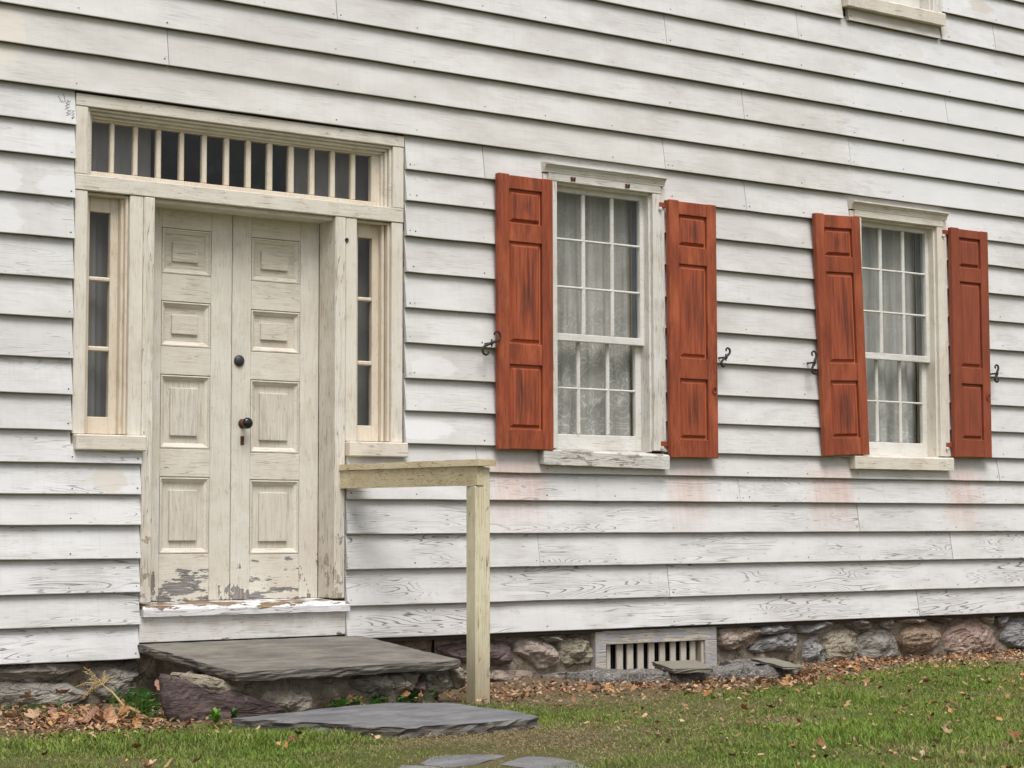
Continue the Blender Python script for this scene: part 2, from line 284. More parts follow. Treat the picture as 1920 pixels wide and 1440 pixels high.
M['sash'] = painted_wood('sash_paint', (0.645, 0.63, 0.585), (0.72, 0.71, 0.68), 'x', 0.22, 0.35, (0.2, 0.175, 0.145), dirt_amt=0.28)
M['tan_sash'] = painted_wood('sidelight_sash_paint', (0.64, 0.56, 0.45), (0.70, 0.63, 0.525), 'z', 0.22, 0.35, (0.2, 0.15, 0.10), dirt=(0.50, 0.38, 0.24), dirt_amt=0.45)
M['olive'] = painted_wood('tan_handrail_paint', (0.54, 0.455, 0.285), (0.63, 0.555, 0.38), 'y', 0.35, 0.9, (0.05, 0.04, 0.025), dirt=(0.37, 0.29, 0.17), dirt_amt=0.42)
M['postolive'] = painted_wood('tan_post_paint', (0.655, 0.59, 0.415), (0.74, 0.685, 0.525), 'z', 0.45, 0.9, (0.12, 0.09, 0.05), dirt=(0.46, 0.38, 0.24), dirt_amt=0.42, relief=0.5, stain=(-0.12, 0.42, (0.17, 0.12, 0.065), 0.85))
M['ventpaint'] = painted_wood('flaking_grey_vent_paint', (0.36, 0.35, 0.37), (0.43, 0.42, 0.435), 'x', 0.5, 0.6, (0.10, 0.085, 0.07), peel=(20, 21, 0.10), under=(0.52, 0.47, 0.40), dirt_amt=0.3, relief=0.6)
M['slat'] = painted_wood('cream_slat_paint', (0.50, 0.455, 0.38), (0.57, 0.525, 0.46), 'z', 0.45, 0.7, (0.13, 0.11, 0.085), dirt_amt=0.45)
M['shutter'] = shutter_mat(); M['shutter_panel'] = shutter_panel_mat()
M['iron'] = plain('black_iron', (0.022, 0.020, 0.019), 0.5, 0.4, 0.0, 0.4)
M['rust'] = plain('rusty_iron', (0.11, 0.045, 0.025), 0.85, 0.2, 0.0, 0.5)
M['knob_black'] = plain('black_porcelain', (0.012, 0.011, 0.012), 0.16, 0.5, 0.0, 0.2)
M['bronze'] = plain('green_black_bronze', (0.028, 0.034, 0.031), 0.5, 0.5, 0.0, 0.5, 90)
M['nail'] = plain('nail_rust', (0.05, 0.042, 0.038), 0.8, 0.2)
M['pencil'] = plain('dark_scribble', (0.07, 0.07, 0.085), 0.8, 0.1)
M['glass'] = glass_mat()
M['lace'] = lace_mat('lace_curtain_cloth', (0.92, 0.885, 0.825), 1.0, 0.10, (1.85, 2.3))
M['lace2'] = lace_mat('sheer_curtain_cloth', (0.90, 0.88, 0.85), 0.8, 0.05, (1.3, 1.9))
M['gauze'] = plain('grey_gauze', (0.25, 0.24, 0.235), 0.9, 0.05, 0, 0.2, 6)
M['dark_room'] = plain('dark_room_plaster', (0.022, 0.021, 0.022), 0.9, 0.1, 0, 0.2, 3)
M['blue_jamb'] = plain('blue_grey_inner_jamb', (0.17, 0.20, 0.25), 0.6, 0.2, 0, 0.1, 8)
M['yellow_edge'] = plain('yellow_lining', (0.42, 0.32, 0.12), 0.7, 0.2, 0, 0.1, 8)
M['sheath'] = plain('sheathing_board', (0.10, 0.085, 0.07), 0.9, 0.1, 0, 0.3, 12)
M['mortar'] = stone_mat('dirty_mortar', (0.155, 0.128, 0.098), (0.27, 0.23, 0.18), (0.09, 0.073, 0.056), 1.2, 0.95)
M['mesh_screen'] = plain('dark_wire_screen', (0.028, 0.029, 0.036), 0.7, 0.3, 0, 0.3, 300)
ST = {'grey': stone_mat('grey_fieldstone', (0.175, 0.158, 0.138), (0.34, 0.315, 0.28), (0.085, 0.073, 0.060), 1.0, 0.85, (0.6, 1, 1.8)),
      'brown': stone_mat('brown_fieldstone', (0.21, 0.150, 0.105), (0.36, 0.275, 0.205), (0.095, 0.068, 0.048)),
      'purple': stone_mat('purple_slate_stone', (0.080, 0.057, 0.056), (0.165, 0.120, 0.116), (0.050, 0.037, 0.036), 1.0, 0.75, (0.6, 1, 1.8), 0.6),
      'quartz': stone_mat('quartz_conglomerate', (0.27, 0.225, 0.19), (0.46, 0.415, 0.375), (0.23, 0.125, 0.045), 0.8),
      'tan': stone_mat('tan_fieldstone', (0.245, 0.21, 0.155), (0.40, 0.355, 0.28), (0.12, 0.098, 0.07), 1.2),
      'blue': stone_mat('blue_grey_schist', (0.155, 0.150, 0.148), (0.33, 0.325, 0.325), (0.080, 0.070, 0.060), 1.0, 0.8, (0.6, 1, 2.0)),
      'red': stone_mat('reddish_fieldstone', (0.225, 0.155, 0.125), (0.37, 0.28, 0.235), (0.105, 0.075, 0.058)),
      'redgrey': stone_mat('red_grey_fieldstone', (0.215, 0.160, 0.125), (0.35, 0.295, 0.25), (0.14, 0.075, 0.052)),
      'rust': stone_mat('rusty_brown_stone', (0.16, 0.10, 0.078), (0.25, 0.175, 0.135), (0.085, 0.055, 0.045)),
      'pale': stone_mat('pale_cement_stone', (0.26, 0.23, 0.19), (0.38, 0.345, 0.29), (0.16, 0.138, 0.11), 1.0, 0.9)}
M['slab'] = slate_mat('grey_bluestone', (0.105, 0.100, 0.092), (0.245, 0.225, 0.190))
M['slab2'] = slate_mat('blue_grey_slate', (0.115, 0.117, 0.128), (0.235, 0.232, 0.242), 0.25, 0.85)
M['slab_small'] = slate_mat('weathered_tan_slate', (0.20, 0.185, 0.15), (0.27, 0.25, 0.205), 0.1)
M['curb'] = stone_mat('lichened_crumbling_mortar', (0.10, 0.09, 0.08), (0.22, 0.20, 0.18), (0.50, 0.51, 0.53), 1.6, 0.95)
M['grass'] = attr_mat('grass_blade', 0.6, 0.25); M['litter'] = attr_mat('litter', 0.8); M['leafgreen'] = attr_mat('green_leaf', 0.5, 0.25, 0.3)
M['leaf'] = leaf_mat(); M['ground'] = ground_mat()
M['stalk'] = plain('dry_straw_stalk', (0.42, 0.31, 0.15), 0.7, 0.2, 0, 0.3, 30)

# ---------------------------------------------------------------- mesh helpers
class MB:
    def __init__(s): s.v = []; s.f = []
    def quad(s, *p): i = len(s.v); s.v += [tuple(q) for q in p]; s.f.append(tuple(range(i, i + len(p))))
    def box(s, x0, x1, y0, y1, z0, z1, c=0.003, rot=None):
        """box with chamfered edges"""
        c = min(c, (x1 - x0) * .3, (y1 - y0) * .3, (z1 - z0) * .3)
        i = len(s.v); X, Y, Z = (x0, x1), (y0, y1), (z0, z1); idx = {}
        for a in (0, 1):
            for b in (0, 1):
                for d in (0, 1):
                    sx, sy, sz = (c, -c)[a], (c, -c)[b], (c, -c)[d]
                    for k, p in enumerate(((X[a], Y[b] + sy, Z[d] + sz), (X[a] + sx, Y[b], Z[d] + sz), (X[a] + sx, Y[b] + sy, Z[d]))):
                        idx[a, b, d, k] = len(s.v); s.v.append(p)
        F = []
        for a in (0, 1):
            q = [idx[a, 0, 0, 0], idx[a, 1, 0, 0], idx[a, 1, 1, 0], idx[a, 0, 1, 0]]; F.append(q if a else q[::-1])
            q = [idx[0, a, 0, 1], idx[1, a, 0, 1], idx[1, a, 1, 1], idx[0, a, 1, 1]]; F.append(q[::-1] if a else q)
            q = [idx[0, 0, a, 2], idx[1, 0, a, 2], idx[1, 1, a, 2], idx[0, 1, a, 2]]; F.append(q if a else q[::-1])
        for a in (0, 1):
            for b in (0, 1):
                q = [idx[a, b, 0, 0], idx[a, b, 1, 0], idx[a, b, 1, 1], idx[a, b, 0, 1]]; F.append(q if (a ^ b) else q[::-1])
                q = [idx[a, 0, b, 0], idx[a, 1, b, 0], idx[a, 1, b, 2], idx[a, 0, b, 2]]; F.append(q[::-1] if (a ^ b) else q)
                q = [idx[0, a, b, 1], idx[1, a, b, 1], idx[1, a, b, 2], idx[0, a, b, 2]]; F.append(q if (a ^ b) else q[::-1])
                for d in (0, 1):
                    q = [idx[a, b, d, 0], idx[a, b, d, 1], idx[a, b, d, 2]]; F.append(q if (a ^ b ^ d) else q[::-1])
        s.f += [tuple(q) for q in F]
        return s
    def prof(s, pts, x0, x1):
        """profile (y,z) swept along x, ends closed"""
        i = len(s.v); n = len(pts)
        for x in (x0, x1): s.v += [(x, y, z) for y, z in pts]
        for k in range(n): s.f.append((i + k, i + (k + 1) % n, i + n + (k + 1) % n, i + n + k))
        s.f.append(tuple(i + k for k in range(n))[::-1]); s.f.append(tuple(i + n + k for k in range(n))); return s
    def tube(s, pts, r, n=8, cap=True):
        pts = [Vector(p) for p in pts]; i0 = len(s.v); m = len(pts)
        for k, p in enumerate(pts):
            t = (pts[min(k + 1, m - 1)] - pts[max(k - 1, 0)]).normalized(); a = t.orthogonal().normalized()
            if abs(t.y) < .95: a = (Vector((0, 1, 0)) - t * t.y).normalized()
            b = t.cross(a); rr = r(k / (m - 1)) if callable(r) else r
            for j in range(n):
                q = 2 * math.pi * j / n; s.v.append(tuple(p + a * math.cos(q) * rr + b * math.sin(q) * rr))
        for k in range(m - 1):
            for j in range(n):
                s.f.append((i0 + k * n + j, i0 + k * n + (j + 1) % n, i0 + (k + 1) * n + (j + 1) % n, i0 + (k + 1) * n + j))
        if cap: s.f.append(tuple(i0 + j for j in range(n))[::-1]); s.f.append(tuple(i0 + (m - 1) * n + j for j in range(n)))
        return s
    def lathe(s, prof, o, ax, n=20):
        """profile (r, h) turned about axis ax from point o"""
        ax = Vector(ax).normalized(); a = ax.orthogonal().normalized(); b = ax.cross(a); o = Vector(o); i0 = len(s.v)
        for r, h in prof:
            for j in range(n):
                q = 2 * math.pi * j / n; s.v.append(tuple(o + ax * h + a * math.cos(q) * r + b * math.sin(q) * r))
        for k in range(len(prof) - 1):
            for j in range(n): s.f.append((i0 + k * n + j, i0 + k * n + (j + 1) % n, i0 + (k + 1) * n + (j + 1) % n, i0 + (k + 1) * n + j))
        s.f.append(tuple(i0 + j for j in range(n))[::-1]); s.f.append(tuple(i0 + (len(prof) - 1) * n + j for j in range(n))); return s
    def mesh(s, name, mat, smooth=False):
        me = bpy.data.meshes.new(name); me.from_pydata(s.v, [], s.f); me.materials.append(mat)
        if smooth: me.polygons.foreach_set('use_smooth', [True] * len(me.polygons))
        me.update(); return me
    def build(s, name, mat, parent=None, smooth=False, colr=None):
        return link(name, s.mesh(name, mat, smooth), parent, colr)
def link(name, me, parent=None, colr=None):
    o = bpy.data.objects.new(name, me); col.objects.link(o)
    if parent is not None:
        o.parent = parent; o.matrix_parent_inverse = Matrix.Identity(4)
    if colr: o.color = (*colr, 1) if len(colr) == 3 else colr
    return o
def tag(o, label=None, cat=None, group=None, kind=None):
    if label: o['label'] = label
    if cat: o['category'] = cat
    if group: o['group'] = group
    if kind: o['kind'] = kind
    return o
def empty(name, loc=(0, 0, 0)):
    o = bpy.data.objects.new(name, None); o.empty_display_size = 0.2; o.location = loc; col.objects.link(o); return o
def fbm(p, sc, o=4): return noise.fractal(Vector(p) * sc, 0.9, 2.0, o)

# ---------------------------------------------------------------- ground
def gz(x, y):
    if y > -0.3: b = 0.0
    else: b = max(-0.11, -0.016 * (-y - 0.3))
    return b + (0.010 * noise.noise(Vector((x * 1.7, y * 1.7, 3.1))) if abs(x) < 12 and abs(y) < 12 else 0.0)
gx = np.concatenate(([-300, -120, -50, -20, -10], np.arange(-5, 10.01, .2), [14, 25, 60, 140, 300]))
gy = np.concatenate(([-300, -120, -50, -25, -12, -8], np.arange(-6, 0.61, .15), [2, 6, 20, 60, 140, 300]))
gv = [(float(x), float(y), gz(float(x), float(y))) for y in gy for x in gx]; W_ = len(gx)
gf = [(j * W_ + i, j * W_ + i + 1, (j + 1) * W_ + i + 1, (j + 1) * W_ + i) for j in range(len(gy) - 1) for i in range(len(gx) - 1)]
mb = MB(); mb.v = gv; mb.f = gf
tag(mb.build('ground', M['ground'], None, True), kind='structure')

# ---------------------------------------------------------------- the house
house = empty('clapboard_house', (0, 0, 0))
tag(house, 'weathered white clapboard house with cream double door, red shutters and fieldstone foundation', 'house')
XL, XR = -3.6, 8.2

def yfront(z, zb, zt): return -0.049 + 0.036 * (z - zb) / max(zt - zb, .01)
def board(x0, x1, zb, zt, notches=(), wear=0.2, cool=0.5, caps=()):
    """one clapboard: a tapered plank with a slightly wavy lower edge; notches = (xa, xb, z) cut up from below"""
    sd = random.uniform(0, 100); mb = MB(); lift = random.uniform(-.0015, .0015)
    segs = []; x = x0
    for xa, xb, zn in sorted(notches):
        if xa > x: segs.append((x, xa, None))
        segs.append((max(xa, x0), min(xb, x1), zn)); x = xb
    if x < x1: segs.append((x, x1, None))
    butts = []
    segs = [(a, b, c, zt) for a, b, c in segs]
    for ca, cb, cz in caps:                                               # cut down from above behind sills
        new = []
        for a, b, c, t in segs:
            if b <= ca or a >= cb: new.append((a, b, c, t)); continue
            if a < ca: new.append((a, ca, c, t))
            new.append((max(a, ca), min(b, cb), c, cz))
            if b > cb: new.append((cb, b, c, t))
        segs = new
    ztf = zt
    z1l, z1r = zb if isinstance(zb, tuple) else (zb, zb)
    for xa, xb, zn, zt in segs:
        n = max(2, int((xb - xa) / .12) + 1); xs = [xa + (xb - xa) * k / (n - 1) for k in range(n)]; i0 = len(mb.v)
        for x in xs:
            zbx = z1l + (z1r - z1l) * (x - x0) / (x1 - x0); w = .0022 * noise.noise(Vector((x * 3.1 + sd, 0, 1))) + .0012 * noise.noise(Vector((x * 17 + sd, 0, 5)))
            z0 = (zn if zn is not None else zbx) + w; yy = yfront(z0, zbx, ztf) + lift + .0014 * noise.noise(Vector((x * 2.1 + sd, 4, 1)))
            yt = yfront(zt, zbx, ztf) + lift; yc = yfront(z0 + .0035, zbx, ztf) + lift + .0014 * noise.noise(Vector((x * 2.1 + sd, 4, 1)))
            mb.v += [(x, min(yy + .0345, -.003), z0), (x, yy + .0025, z0), (x, yc, z0 + .0035), (x, yt, zt), (x, -.002, zt)]
        for k in range(n - 1):
            a, b = i0 + 5 * k, i0 + 5 * (k + 1)
            for j in range(4): mb.f.append((a + j, b + j, b + j + 1, a + j + 1))
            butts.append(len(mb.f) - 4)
        mb.f.append(tuple(i0 + j for j in range(5))); e = i0 + 5 * (n - 1); mb.f.append(tuple(e + 4 - j for j in range(5)))
    zt = ztf
    for xn in NAILX:
        if x0 + .02 < xn < x1 - .02 and not any(xa - .02 < xn < xb + .02 for xa, xb, _ in notches): nails.append((xn + random.uniform(-.012, .012), (z1l + z1r) / 2, zt))
    for xe in (x0 + .022, x1 - .022):
        if XL + .1 < xe < XR - .1: nails.append((xe, (z1l + z1r) / 2, zt))
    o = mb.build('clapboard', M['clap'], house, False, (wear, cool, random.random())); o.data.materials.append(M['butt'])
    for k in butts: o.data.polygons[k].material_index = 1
    return o
nails = []
NAILX = [-3.4, -2.9, -2.4, -1.92, -1.42, -.93, -.42, .13, .6, 1.12, 1.59, 2.05, 2.55, 3.02, 3.64, 4.15, 4.63, 5.1, 5.58, 6.08, 6.6, 7.0]
G = .004
def run(x0, x1, zb, zt, joints=(), notches=(), wear=.2, cool=.5, caps=()):
    xs = [x0] + sorted(j for j in joints if x0 + .1 < j < x1 - .1) + [x1]
    for i in range(len(xs) - 1):
        a, b = xs[i] + (G / 2 if i else 0), xs[i + 1] - (G / 2 if i < len(xs) - 2 else 0)
        board(a, b, zb, zt, [(max(p, a), min(q, b), z) for p, q, z in notches if q > a and p < b], min(1, max(0, wear + random.uniform(-.1, .12))), min(1, max(0, cool + random.uniform(-.16, .16))), caps)
OV = .03
# boards above the openings, top row last; height, butt joints
upper = [(3.112, [2.97]), (3.309, [-.42, 4.60]), (3.507, [3.64]), (3.706, [.60, 5.56]), (3.904, [2.99]), (4.103, [4.13]), (4.302, [1.9, 6.08]), (4.50, [3.4]), (4.70, [.3, 5.1]), (4.90, [2.4])]
for i, (z, js) in enumerate(upper):
    zt = (upper[i + 1][0] if i + 1 < len(upper) else z + .2) + OV
    if z in (4.302, 4.50, 4.70, 4.90):       # around the upper window
        run(XL, 4.60, z, zt, js, [(4.545, 4.60, 4.482)] if z == 4.302 else [], .12, .35); 
        if z == 4.302: run(4.60, 5.50, 4.302, 4.482, [], [], .12, .2)
        run(5.50, XR, z, zt, js, [(5.50, 5.52, 4.482)] if z == 4.302 else [], .12, .8)
    else: run(XL, XR, z, zt, js, [], .14, .22 + .04 * i)
# left of the door surround
left = [2.934, 2.758, 2.556, 2.349, 2.144, 1.943, 1.739, 1.557, 1.377]
tops = [3.112] + left
for z, t in zip(left, tops): run(XL, -.93, z, t + OV, [], [], .35, .62)
lowl = [1.214, 1.057, .902, .731, .559, .395, .222]; tops = [1.377] + lowl
for i, (z, t) in enumerate(zip(lowl, tops)): run(XL, -.548, z, t + OV, [-1.72] if i % 2 else [], [], .45 + .10 * i, .75, [(-.93, -.548, 1.31)] if i == 0 else [])
# between door and first window, between the windows, right of the second window
mid = [2.921, 2.736, 2.533, 2.328, 2.125, 1.926, 1.726, 1.542, 1.357]; tops = [3.112] + mid
for i, (z, t) in enumerate(zip(mid, tops)):
    if i == 0: continue
    run(1.062, 2.03, z, t + OV, [], [], .16, .38)
mid2 = [2.906, 2.711, 2.511, 2.311, 2.113, 1.918, 1.715, 1.534, 1.346]; tops = [3.112] + mid2
for i, (z, t) in enumerate(zip(mid2, tops)):
    if i == 0: continue
    run(2.95, 4.59, z, t + OV, [], [], .16, .40)
right = [2.935, 2.737, 2.536, 2.340, 2.136, 1.940, 1.740, 1.552, 1.367]; tops = [3.112] + right
for i, (z, t) in enumerate(zip(right, tops)):
    if i == 0: continue
    run(5.50, XR, z, t + OV, [], [], .15, .55)
run(1.062, 3.65, 2.914, 3.112 + OV, [1.60], [(2.02, 2.955, 3.04)], .16, .38)
run(3.654, XR, 2.914, 3.112 + OV, [], [(4.58, 5.52, 3.05)], .15, .5)
# under the windows
low = [1.203, 1.042, .851, .657, .457, .277]; tops = [1.352] + low
lj = [[1.55, 6.03], [3.57], [4.63], [1.99, 5.53], [2.98], [5.19]]
for i, (z, t) in enumerate(zip(low, tops)):
    if i == 0: run(.682, XR, z, t + OV, lj[0], [], .2, .5, [(.682, 1.062, 1.31), (2.03, 2.95, 1.29), (4.59, 5.51, 1.31)])
    else: run(.682, XR, z, t + OV, lj[i], [], .48 + .13 * i, .62)
nm = MB()
for x, zb, zt in nails:
    if random.random() < .22: continue
    z = zb + random.uniform(.026, .034); y = yfront(z, zb, zt) - .0022; r = random.uniform(.0032, .0056); c = len(nm.v)
    nm.v += [(x + r * math.cos(k * math.pi / 3), y, z + r * math.sin(k * math.pi / 3) * .8) for k in range(6)]; nm.f.append(tuple(range(c, c + 6))[::-1])
tag(nm.build('nail_heads', M['nail'], house), kind='stuff')

# scribble on the board beside the door surround
sc = MB()
def stroke(pts, r=.0008):
    sc.tube([(x, yfront(z, 2.934, 3.142) - .001, z) for x, z in pts], r, 5)
for k in range(5):
    x = -.975 + .004 * math.sin(k * 2); z = 2.975 + .017 * k
    stroke([(x - .012, z), (x + .006, z + .007), (x - .004, z + .014), (x + .012, z + .010), (x + .016, z + .018)])
for k in range(3):
    x = -.948; z = 2.962 + .016 * k
    stroke([(x - .006, z), (x + .004, z + .008), (x, z + .012), (x + .009, z + .011)])
stroke([(-1.022, 3.075), (-1.005, 3.045), (-.985, 3.05), (-.992, 3.09)], .0009)
sc.build('pencil_scribble', M['pencil'], house)

# sheathing behind the boards with the openings left free, and dark rooms inside
sh = MB()
def strip(x0, x1, z0, z1): sh.box(x0, x1, .0, .02, z0, z1, .001)
strip(XL, -.90, .24, 5.1); strip(-.90, 1.03, 3.10, 5.1); strip(1.03, 2.08, .285, 5.1); strip(2.08, 2.90, .285, 1.34); strip(2.08, 2.90, 2.99, 5.1)
strip(2.90, 4.64, .285, 5.1); strip(4.64, 5.46, .285, 1.34); strip(4.64, 5.46, 2.99, 4.47); strip(5.46, XR, .285, 5.1)
strip(.66, 1.03, .285, 1.32); strip(-.90, -.53, .24, 1.32)
sh.build('sheathing', M['sheath'], house)
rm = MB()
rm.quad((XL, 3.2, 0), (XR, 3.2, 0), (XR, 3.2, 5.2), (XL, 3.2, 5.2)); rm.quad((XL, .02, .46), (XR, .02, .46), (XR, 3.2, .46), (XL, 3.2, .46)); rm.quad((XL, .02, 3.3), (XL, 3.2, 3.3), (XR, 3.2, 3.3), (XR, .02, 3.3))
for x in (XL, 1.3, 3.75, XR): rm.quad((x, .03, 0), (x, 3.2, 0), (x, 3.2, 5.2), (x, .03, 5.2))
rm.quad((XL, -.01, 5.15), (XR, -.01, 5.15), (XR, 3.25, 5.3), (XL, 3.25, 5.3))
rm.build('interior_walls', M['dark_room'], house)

# ---------------------------------------------------------------- door surround
F0 = -.027
surround = empty('door_surround', (0, 0, 0)); surround.parent = house
tag(surround, 'cream painted door surround with transom and sidelights')
for q in ((-.925, -.857, F0, 2.690, 3.038), (.982, 1.053, F0, 2.690, 3.038), (-.922, -.855, F0, 1.362, 2.604), (.974, 1.048, F0, 1.362, 2.604), (-.620, -.545, F0 + .001, 1.362, 2.604), (.676, .746, F0 + .001, 1.362, 2.604)):
    MB().box(q[0], q[1], q[2], .05, q[3], q[4]).build('casing_board', M['trim'], surround)
MB().box(-.925, 1.055, F0 - .003, .06, 3.040, 3.103).build('head_board', M['trim_x'], surround)
MB().box(-.925, 1.05, F0 - .004, .06, 2.607, 2.687).build('transom_bar', M['trim_x'], surround)
for a, b, k in ((-.543, -.480, 0), (.608, .674, 1)):
    MB().box(a, b, F0 - .002, .155, .500, 2.605, .005).build('door_post', M['post'], surround)
MB().box(-.478, .606, .0, .155, 2.585, 2.606, .002).build('door_head', M['trim_x'], surround)
mo = MB()                                                              # stepped mouldings round the transom
for k, (d, y0, y1) in enumerate(((.0, -.012, .03), (.016, .008, .05), (.030, .03, .07))):
    mo.box(-.855 + d, .980 - d, y0, y1, 3.026 - d, 3.0385 - d if k == 0 else 3.0265 - (d - .016), .003)
    mo.box(-.856 + d, -.842 + d, y0, y1, 2.692, 3.024 - d, .003); mo.box(.967 - d, .981 - d, y0, y1, 2.692, 3.024 - d, .003)
mo.build('transom_moulding', M['trim_x'], surround)
tx = [(-.806, -.699), (-.675, -.568), (-.543, -.437), (-.410, -.304), (-.278, -.172), (-.144, -.039), (-.010, .092), (.122, .222), (.254, .355), (.388, .488), (.518, .620), (.650, .753), (.783, .886)]
ts = MB(); ZB, ZT = 2.722, 2.985
ts.box(-.845, .960, .05, .09, ZT, 3.012); ts.box(-.845, .960, .045, .09, 2.690, ZB)
ts.box(-.845, -.806, .05, .09, ZB, ZT); ts.box(.886, .960, .05, .09, ZB, ZT)
for i in range(12): ts.box(tx[i][1], tx[i + 1][0], .050 + random.uniform(-.002, .002), .085, ZB, ZT, .006)
ts.build('transom_sash', M['tan_sash'], surround)
def pane(x0, x1, y, z0, z1, parent):
    t = random.uniform(-.0012, .0012); e = .004
    mb = MB(); mb.quad((x0 - e, y + t, z0 - e), (x1 + e, y - t, z0 - e), (x1 + e, y - t * .3, z1 + e), (x0 - e, y + t * .5, z1 + e))
    return mb.build('pane', M['glass'], parent)
for a, b in tx: pane(a, b, .068, ZB, ZT, surround)
for sx, (a, b), (la, lb) in ((-1, (-.808, -.694), (-.850, -.624)), (1, (.799, .891), (.750, .970))):
    ss = MB(); zz = [(1.455, 1.792), (1.818, 2.154), (2.177, 2.513)]
    ss.box(a - .04, a, .05, .085, 1.366, 2.60); ss.box(b, b + .045, .05, .085, 1.366, 2.60)
    ss.box(a, b, .05, .085, 1.366, 1.455); ss.box(a, b, .05, .085, 2.513, 2.60)
    for q in range(2): ss.box(a, b, .048, .084, zz[q][1], zz[q + 1][0], .006)
    so = ss.build('sidelight_sash', M['tan_sash'], surround)
    st = MB()
    st.box(b + .044, min(b + .062, lb), .018, .088, 1.366, 2.60, .004); st.box(lb - .012, lb + .003, -.008, .05, 1.366, 2.602, .004); st.box(la, la + .012, .0, .05, 1.366, 2.602, .004); st.box(la, lb, .0, .05, 2.590, 2.6035, .003)
    st.build('sidelight_stop', M['tan_sash'], surround)
    for z0, z1 in zz: pane(a, b, .068, z0, z1, surround)
MB().box(-.918, -.535, -.075, .05, 1.279, 1.359, .006).build('sill', M['cream_sill'], surround)
MB().box(.676, 1.058, -.075, .05, 1.277, 1.359, .006).build('sill', M['cream_sill'], surround)
# threshold and riser board
th = MB(); n = 26; i0 = 0
for k in range(n + 1):
    x = -.535 + 1.225 * k / n; j = .006 * noise.noise(Vector((x * 9, 2, 0))); j2 = .004 * noise.noise(Vector((x * 23, 5, 0)))
    th.v += [(x, -.028, .432), (x, -.060 + j, .432 + j2), (x, -.062 + j, .465 + j2), (x, -.040, .486 + j2), (x, .17, .500), (x, .17, .432)]
for k in range(n):
    for q in range(6): th.f.append((6 * k + q, 6 * (k + 1) + q, 6 * (k + 1) + (q + 1) % 6, 6 * k + (q + 1) % 6))
th.f.append(tuple(range(6))[::-1]); th.f.append(tuple(6 * n + q for q in range(6)))
th.build('threshold', M['threshold'], house)
MB().box(-.545, .679, -.030, .0, .300, .4335, .003).build('riser_board', M['riser'], house)

# ---------------------------------------------------------------- the two narrow door leaves
def leaf_door(x0, x1, px0, px1, rows, fields, label):
    YD = .150; mb = MB()
    mb.box(x0, px0, YD, YD + .045, .500, 2.600, .003); mb.box(px1, x1, YD, YD + .045, .500, 2.600, .003)
    d = mb.build('door', M['door'], house); tag(d, label)
    zs = [.500] + [q for r in rows for q in r] + [2.600]
    for k in range(0, len(zs), 2): MB().box(px0 + .0006, px1 - .0006, YD + .0012, YD + .044, zs[k], zs[k + 1], .002).build('rail', M['door_x'], d)
    for r, (z0, z1) in enumerate(rows):
        w = .034; p = MB(); yb = YD + .026; g = .0035                   # a groove, mouldings sloping back to the sunk panel, a raised field in the middle
        rect = lambda d: [(px0 + d, z0 + d), (px1 - d, z0 + d), (px1 - d, z1 - d), (px0 + d, z1 - d)]
        lv = [(0, YD + .030), (g, YD + .030), (g, YD + .003), (.010, YD + .002), (.013, YD + .010), (.026, YD + .018), (w, yb + .003)]
        for (d0, ya), (d1, yc) in zip(lv, lv[1:]):
            q0, q1 = rect(d0), rect(d1)
            for k in range(4): a, b, c, e = q0[k], q0[(k + 1) % 4], q1[(k + 1) % 4], q1[k]; p.quad((a[0], ya, a[1]), (b[0], ya, b[1]), (c[0], yc, c[1]), (e[0], yc, e[1]))
        p.build('panel_moulding', M['door_x'], d)
        f = MB(); f.box(px0 + w - .002, px1 - w + .002, yb, yb + .012, z0 + w - .002, z1 - w + .002, .001)
        i = .034 if r > 1 else .030; i2 = .036
        f.box(px0 + w + i, px1 - w - i - .004, yb - .015, yb + .004, z0 + w + i2, z1 - w - i2, .003)
        f.build('panel', M['panel_x'] if r > 1 else M['panel_z'], d)
    return d
dl = leaf_door(-.478, .0625, -.354, -.062, [(.748, 1.157), (1.305, 1.700), (1.848, 2.092), (2.237, 2.484)], None, 'left leaf of the cream panelled double door')
dr = leaf_door(.0665, .606, .181, .487, [(.742, 1.148), (1.293, 1.693), (1.845, 2.078), (2.234, 2.475)], None, 'right leaf of the cream double door with black knob')
MB().lathe([(.031, 0), (.031, .006), (.026, .012), (.012, .018), (.004, .019)], (.108, .1495, 1.791), (0, -1, 0)).build('lock_boss', M['bronze'], dr, True)
kn = MB(); kn.lathe([(.026, 0), (.024, .006), (.011, .012), (.010, .040)], (.132, .1495, 1.450), (0, -1, 0)); kn.build('knob_rose', M['rust'], dr, True)
kb = MB(); kb.lathe([(.010, .036), (.023, .040), (.030, .050), (.031, .058), (.028, .068), (.018, .075), (.005, .077)], (.132, .1495, 1.450), (0, -1, 0)); kb.build('door_knob', M['knob_black'], dr, True)
ke = MB(); ke.box(.120, .141, .1445, .151, 1.335, 1.382, .003); ke.build('keyhole_plate', M['rust'], dr)
kh = MB(); kh.box(.1275, .1335, .1435, .1450, 1.350, 1.372, .002); kh.build('keyhole', M['iron'], dr)
MB().lathe([(.012, 0), (.012, .003), (.007, .0035), (.006, .001)], (.677, F0 - .002, 2.478), (0, -1, 0), 14).build('bell_hole', M['iron'], surround, True)
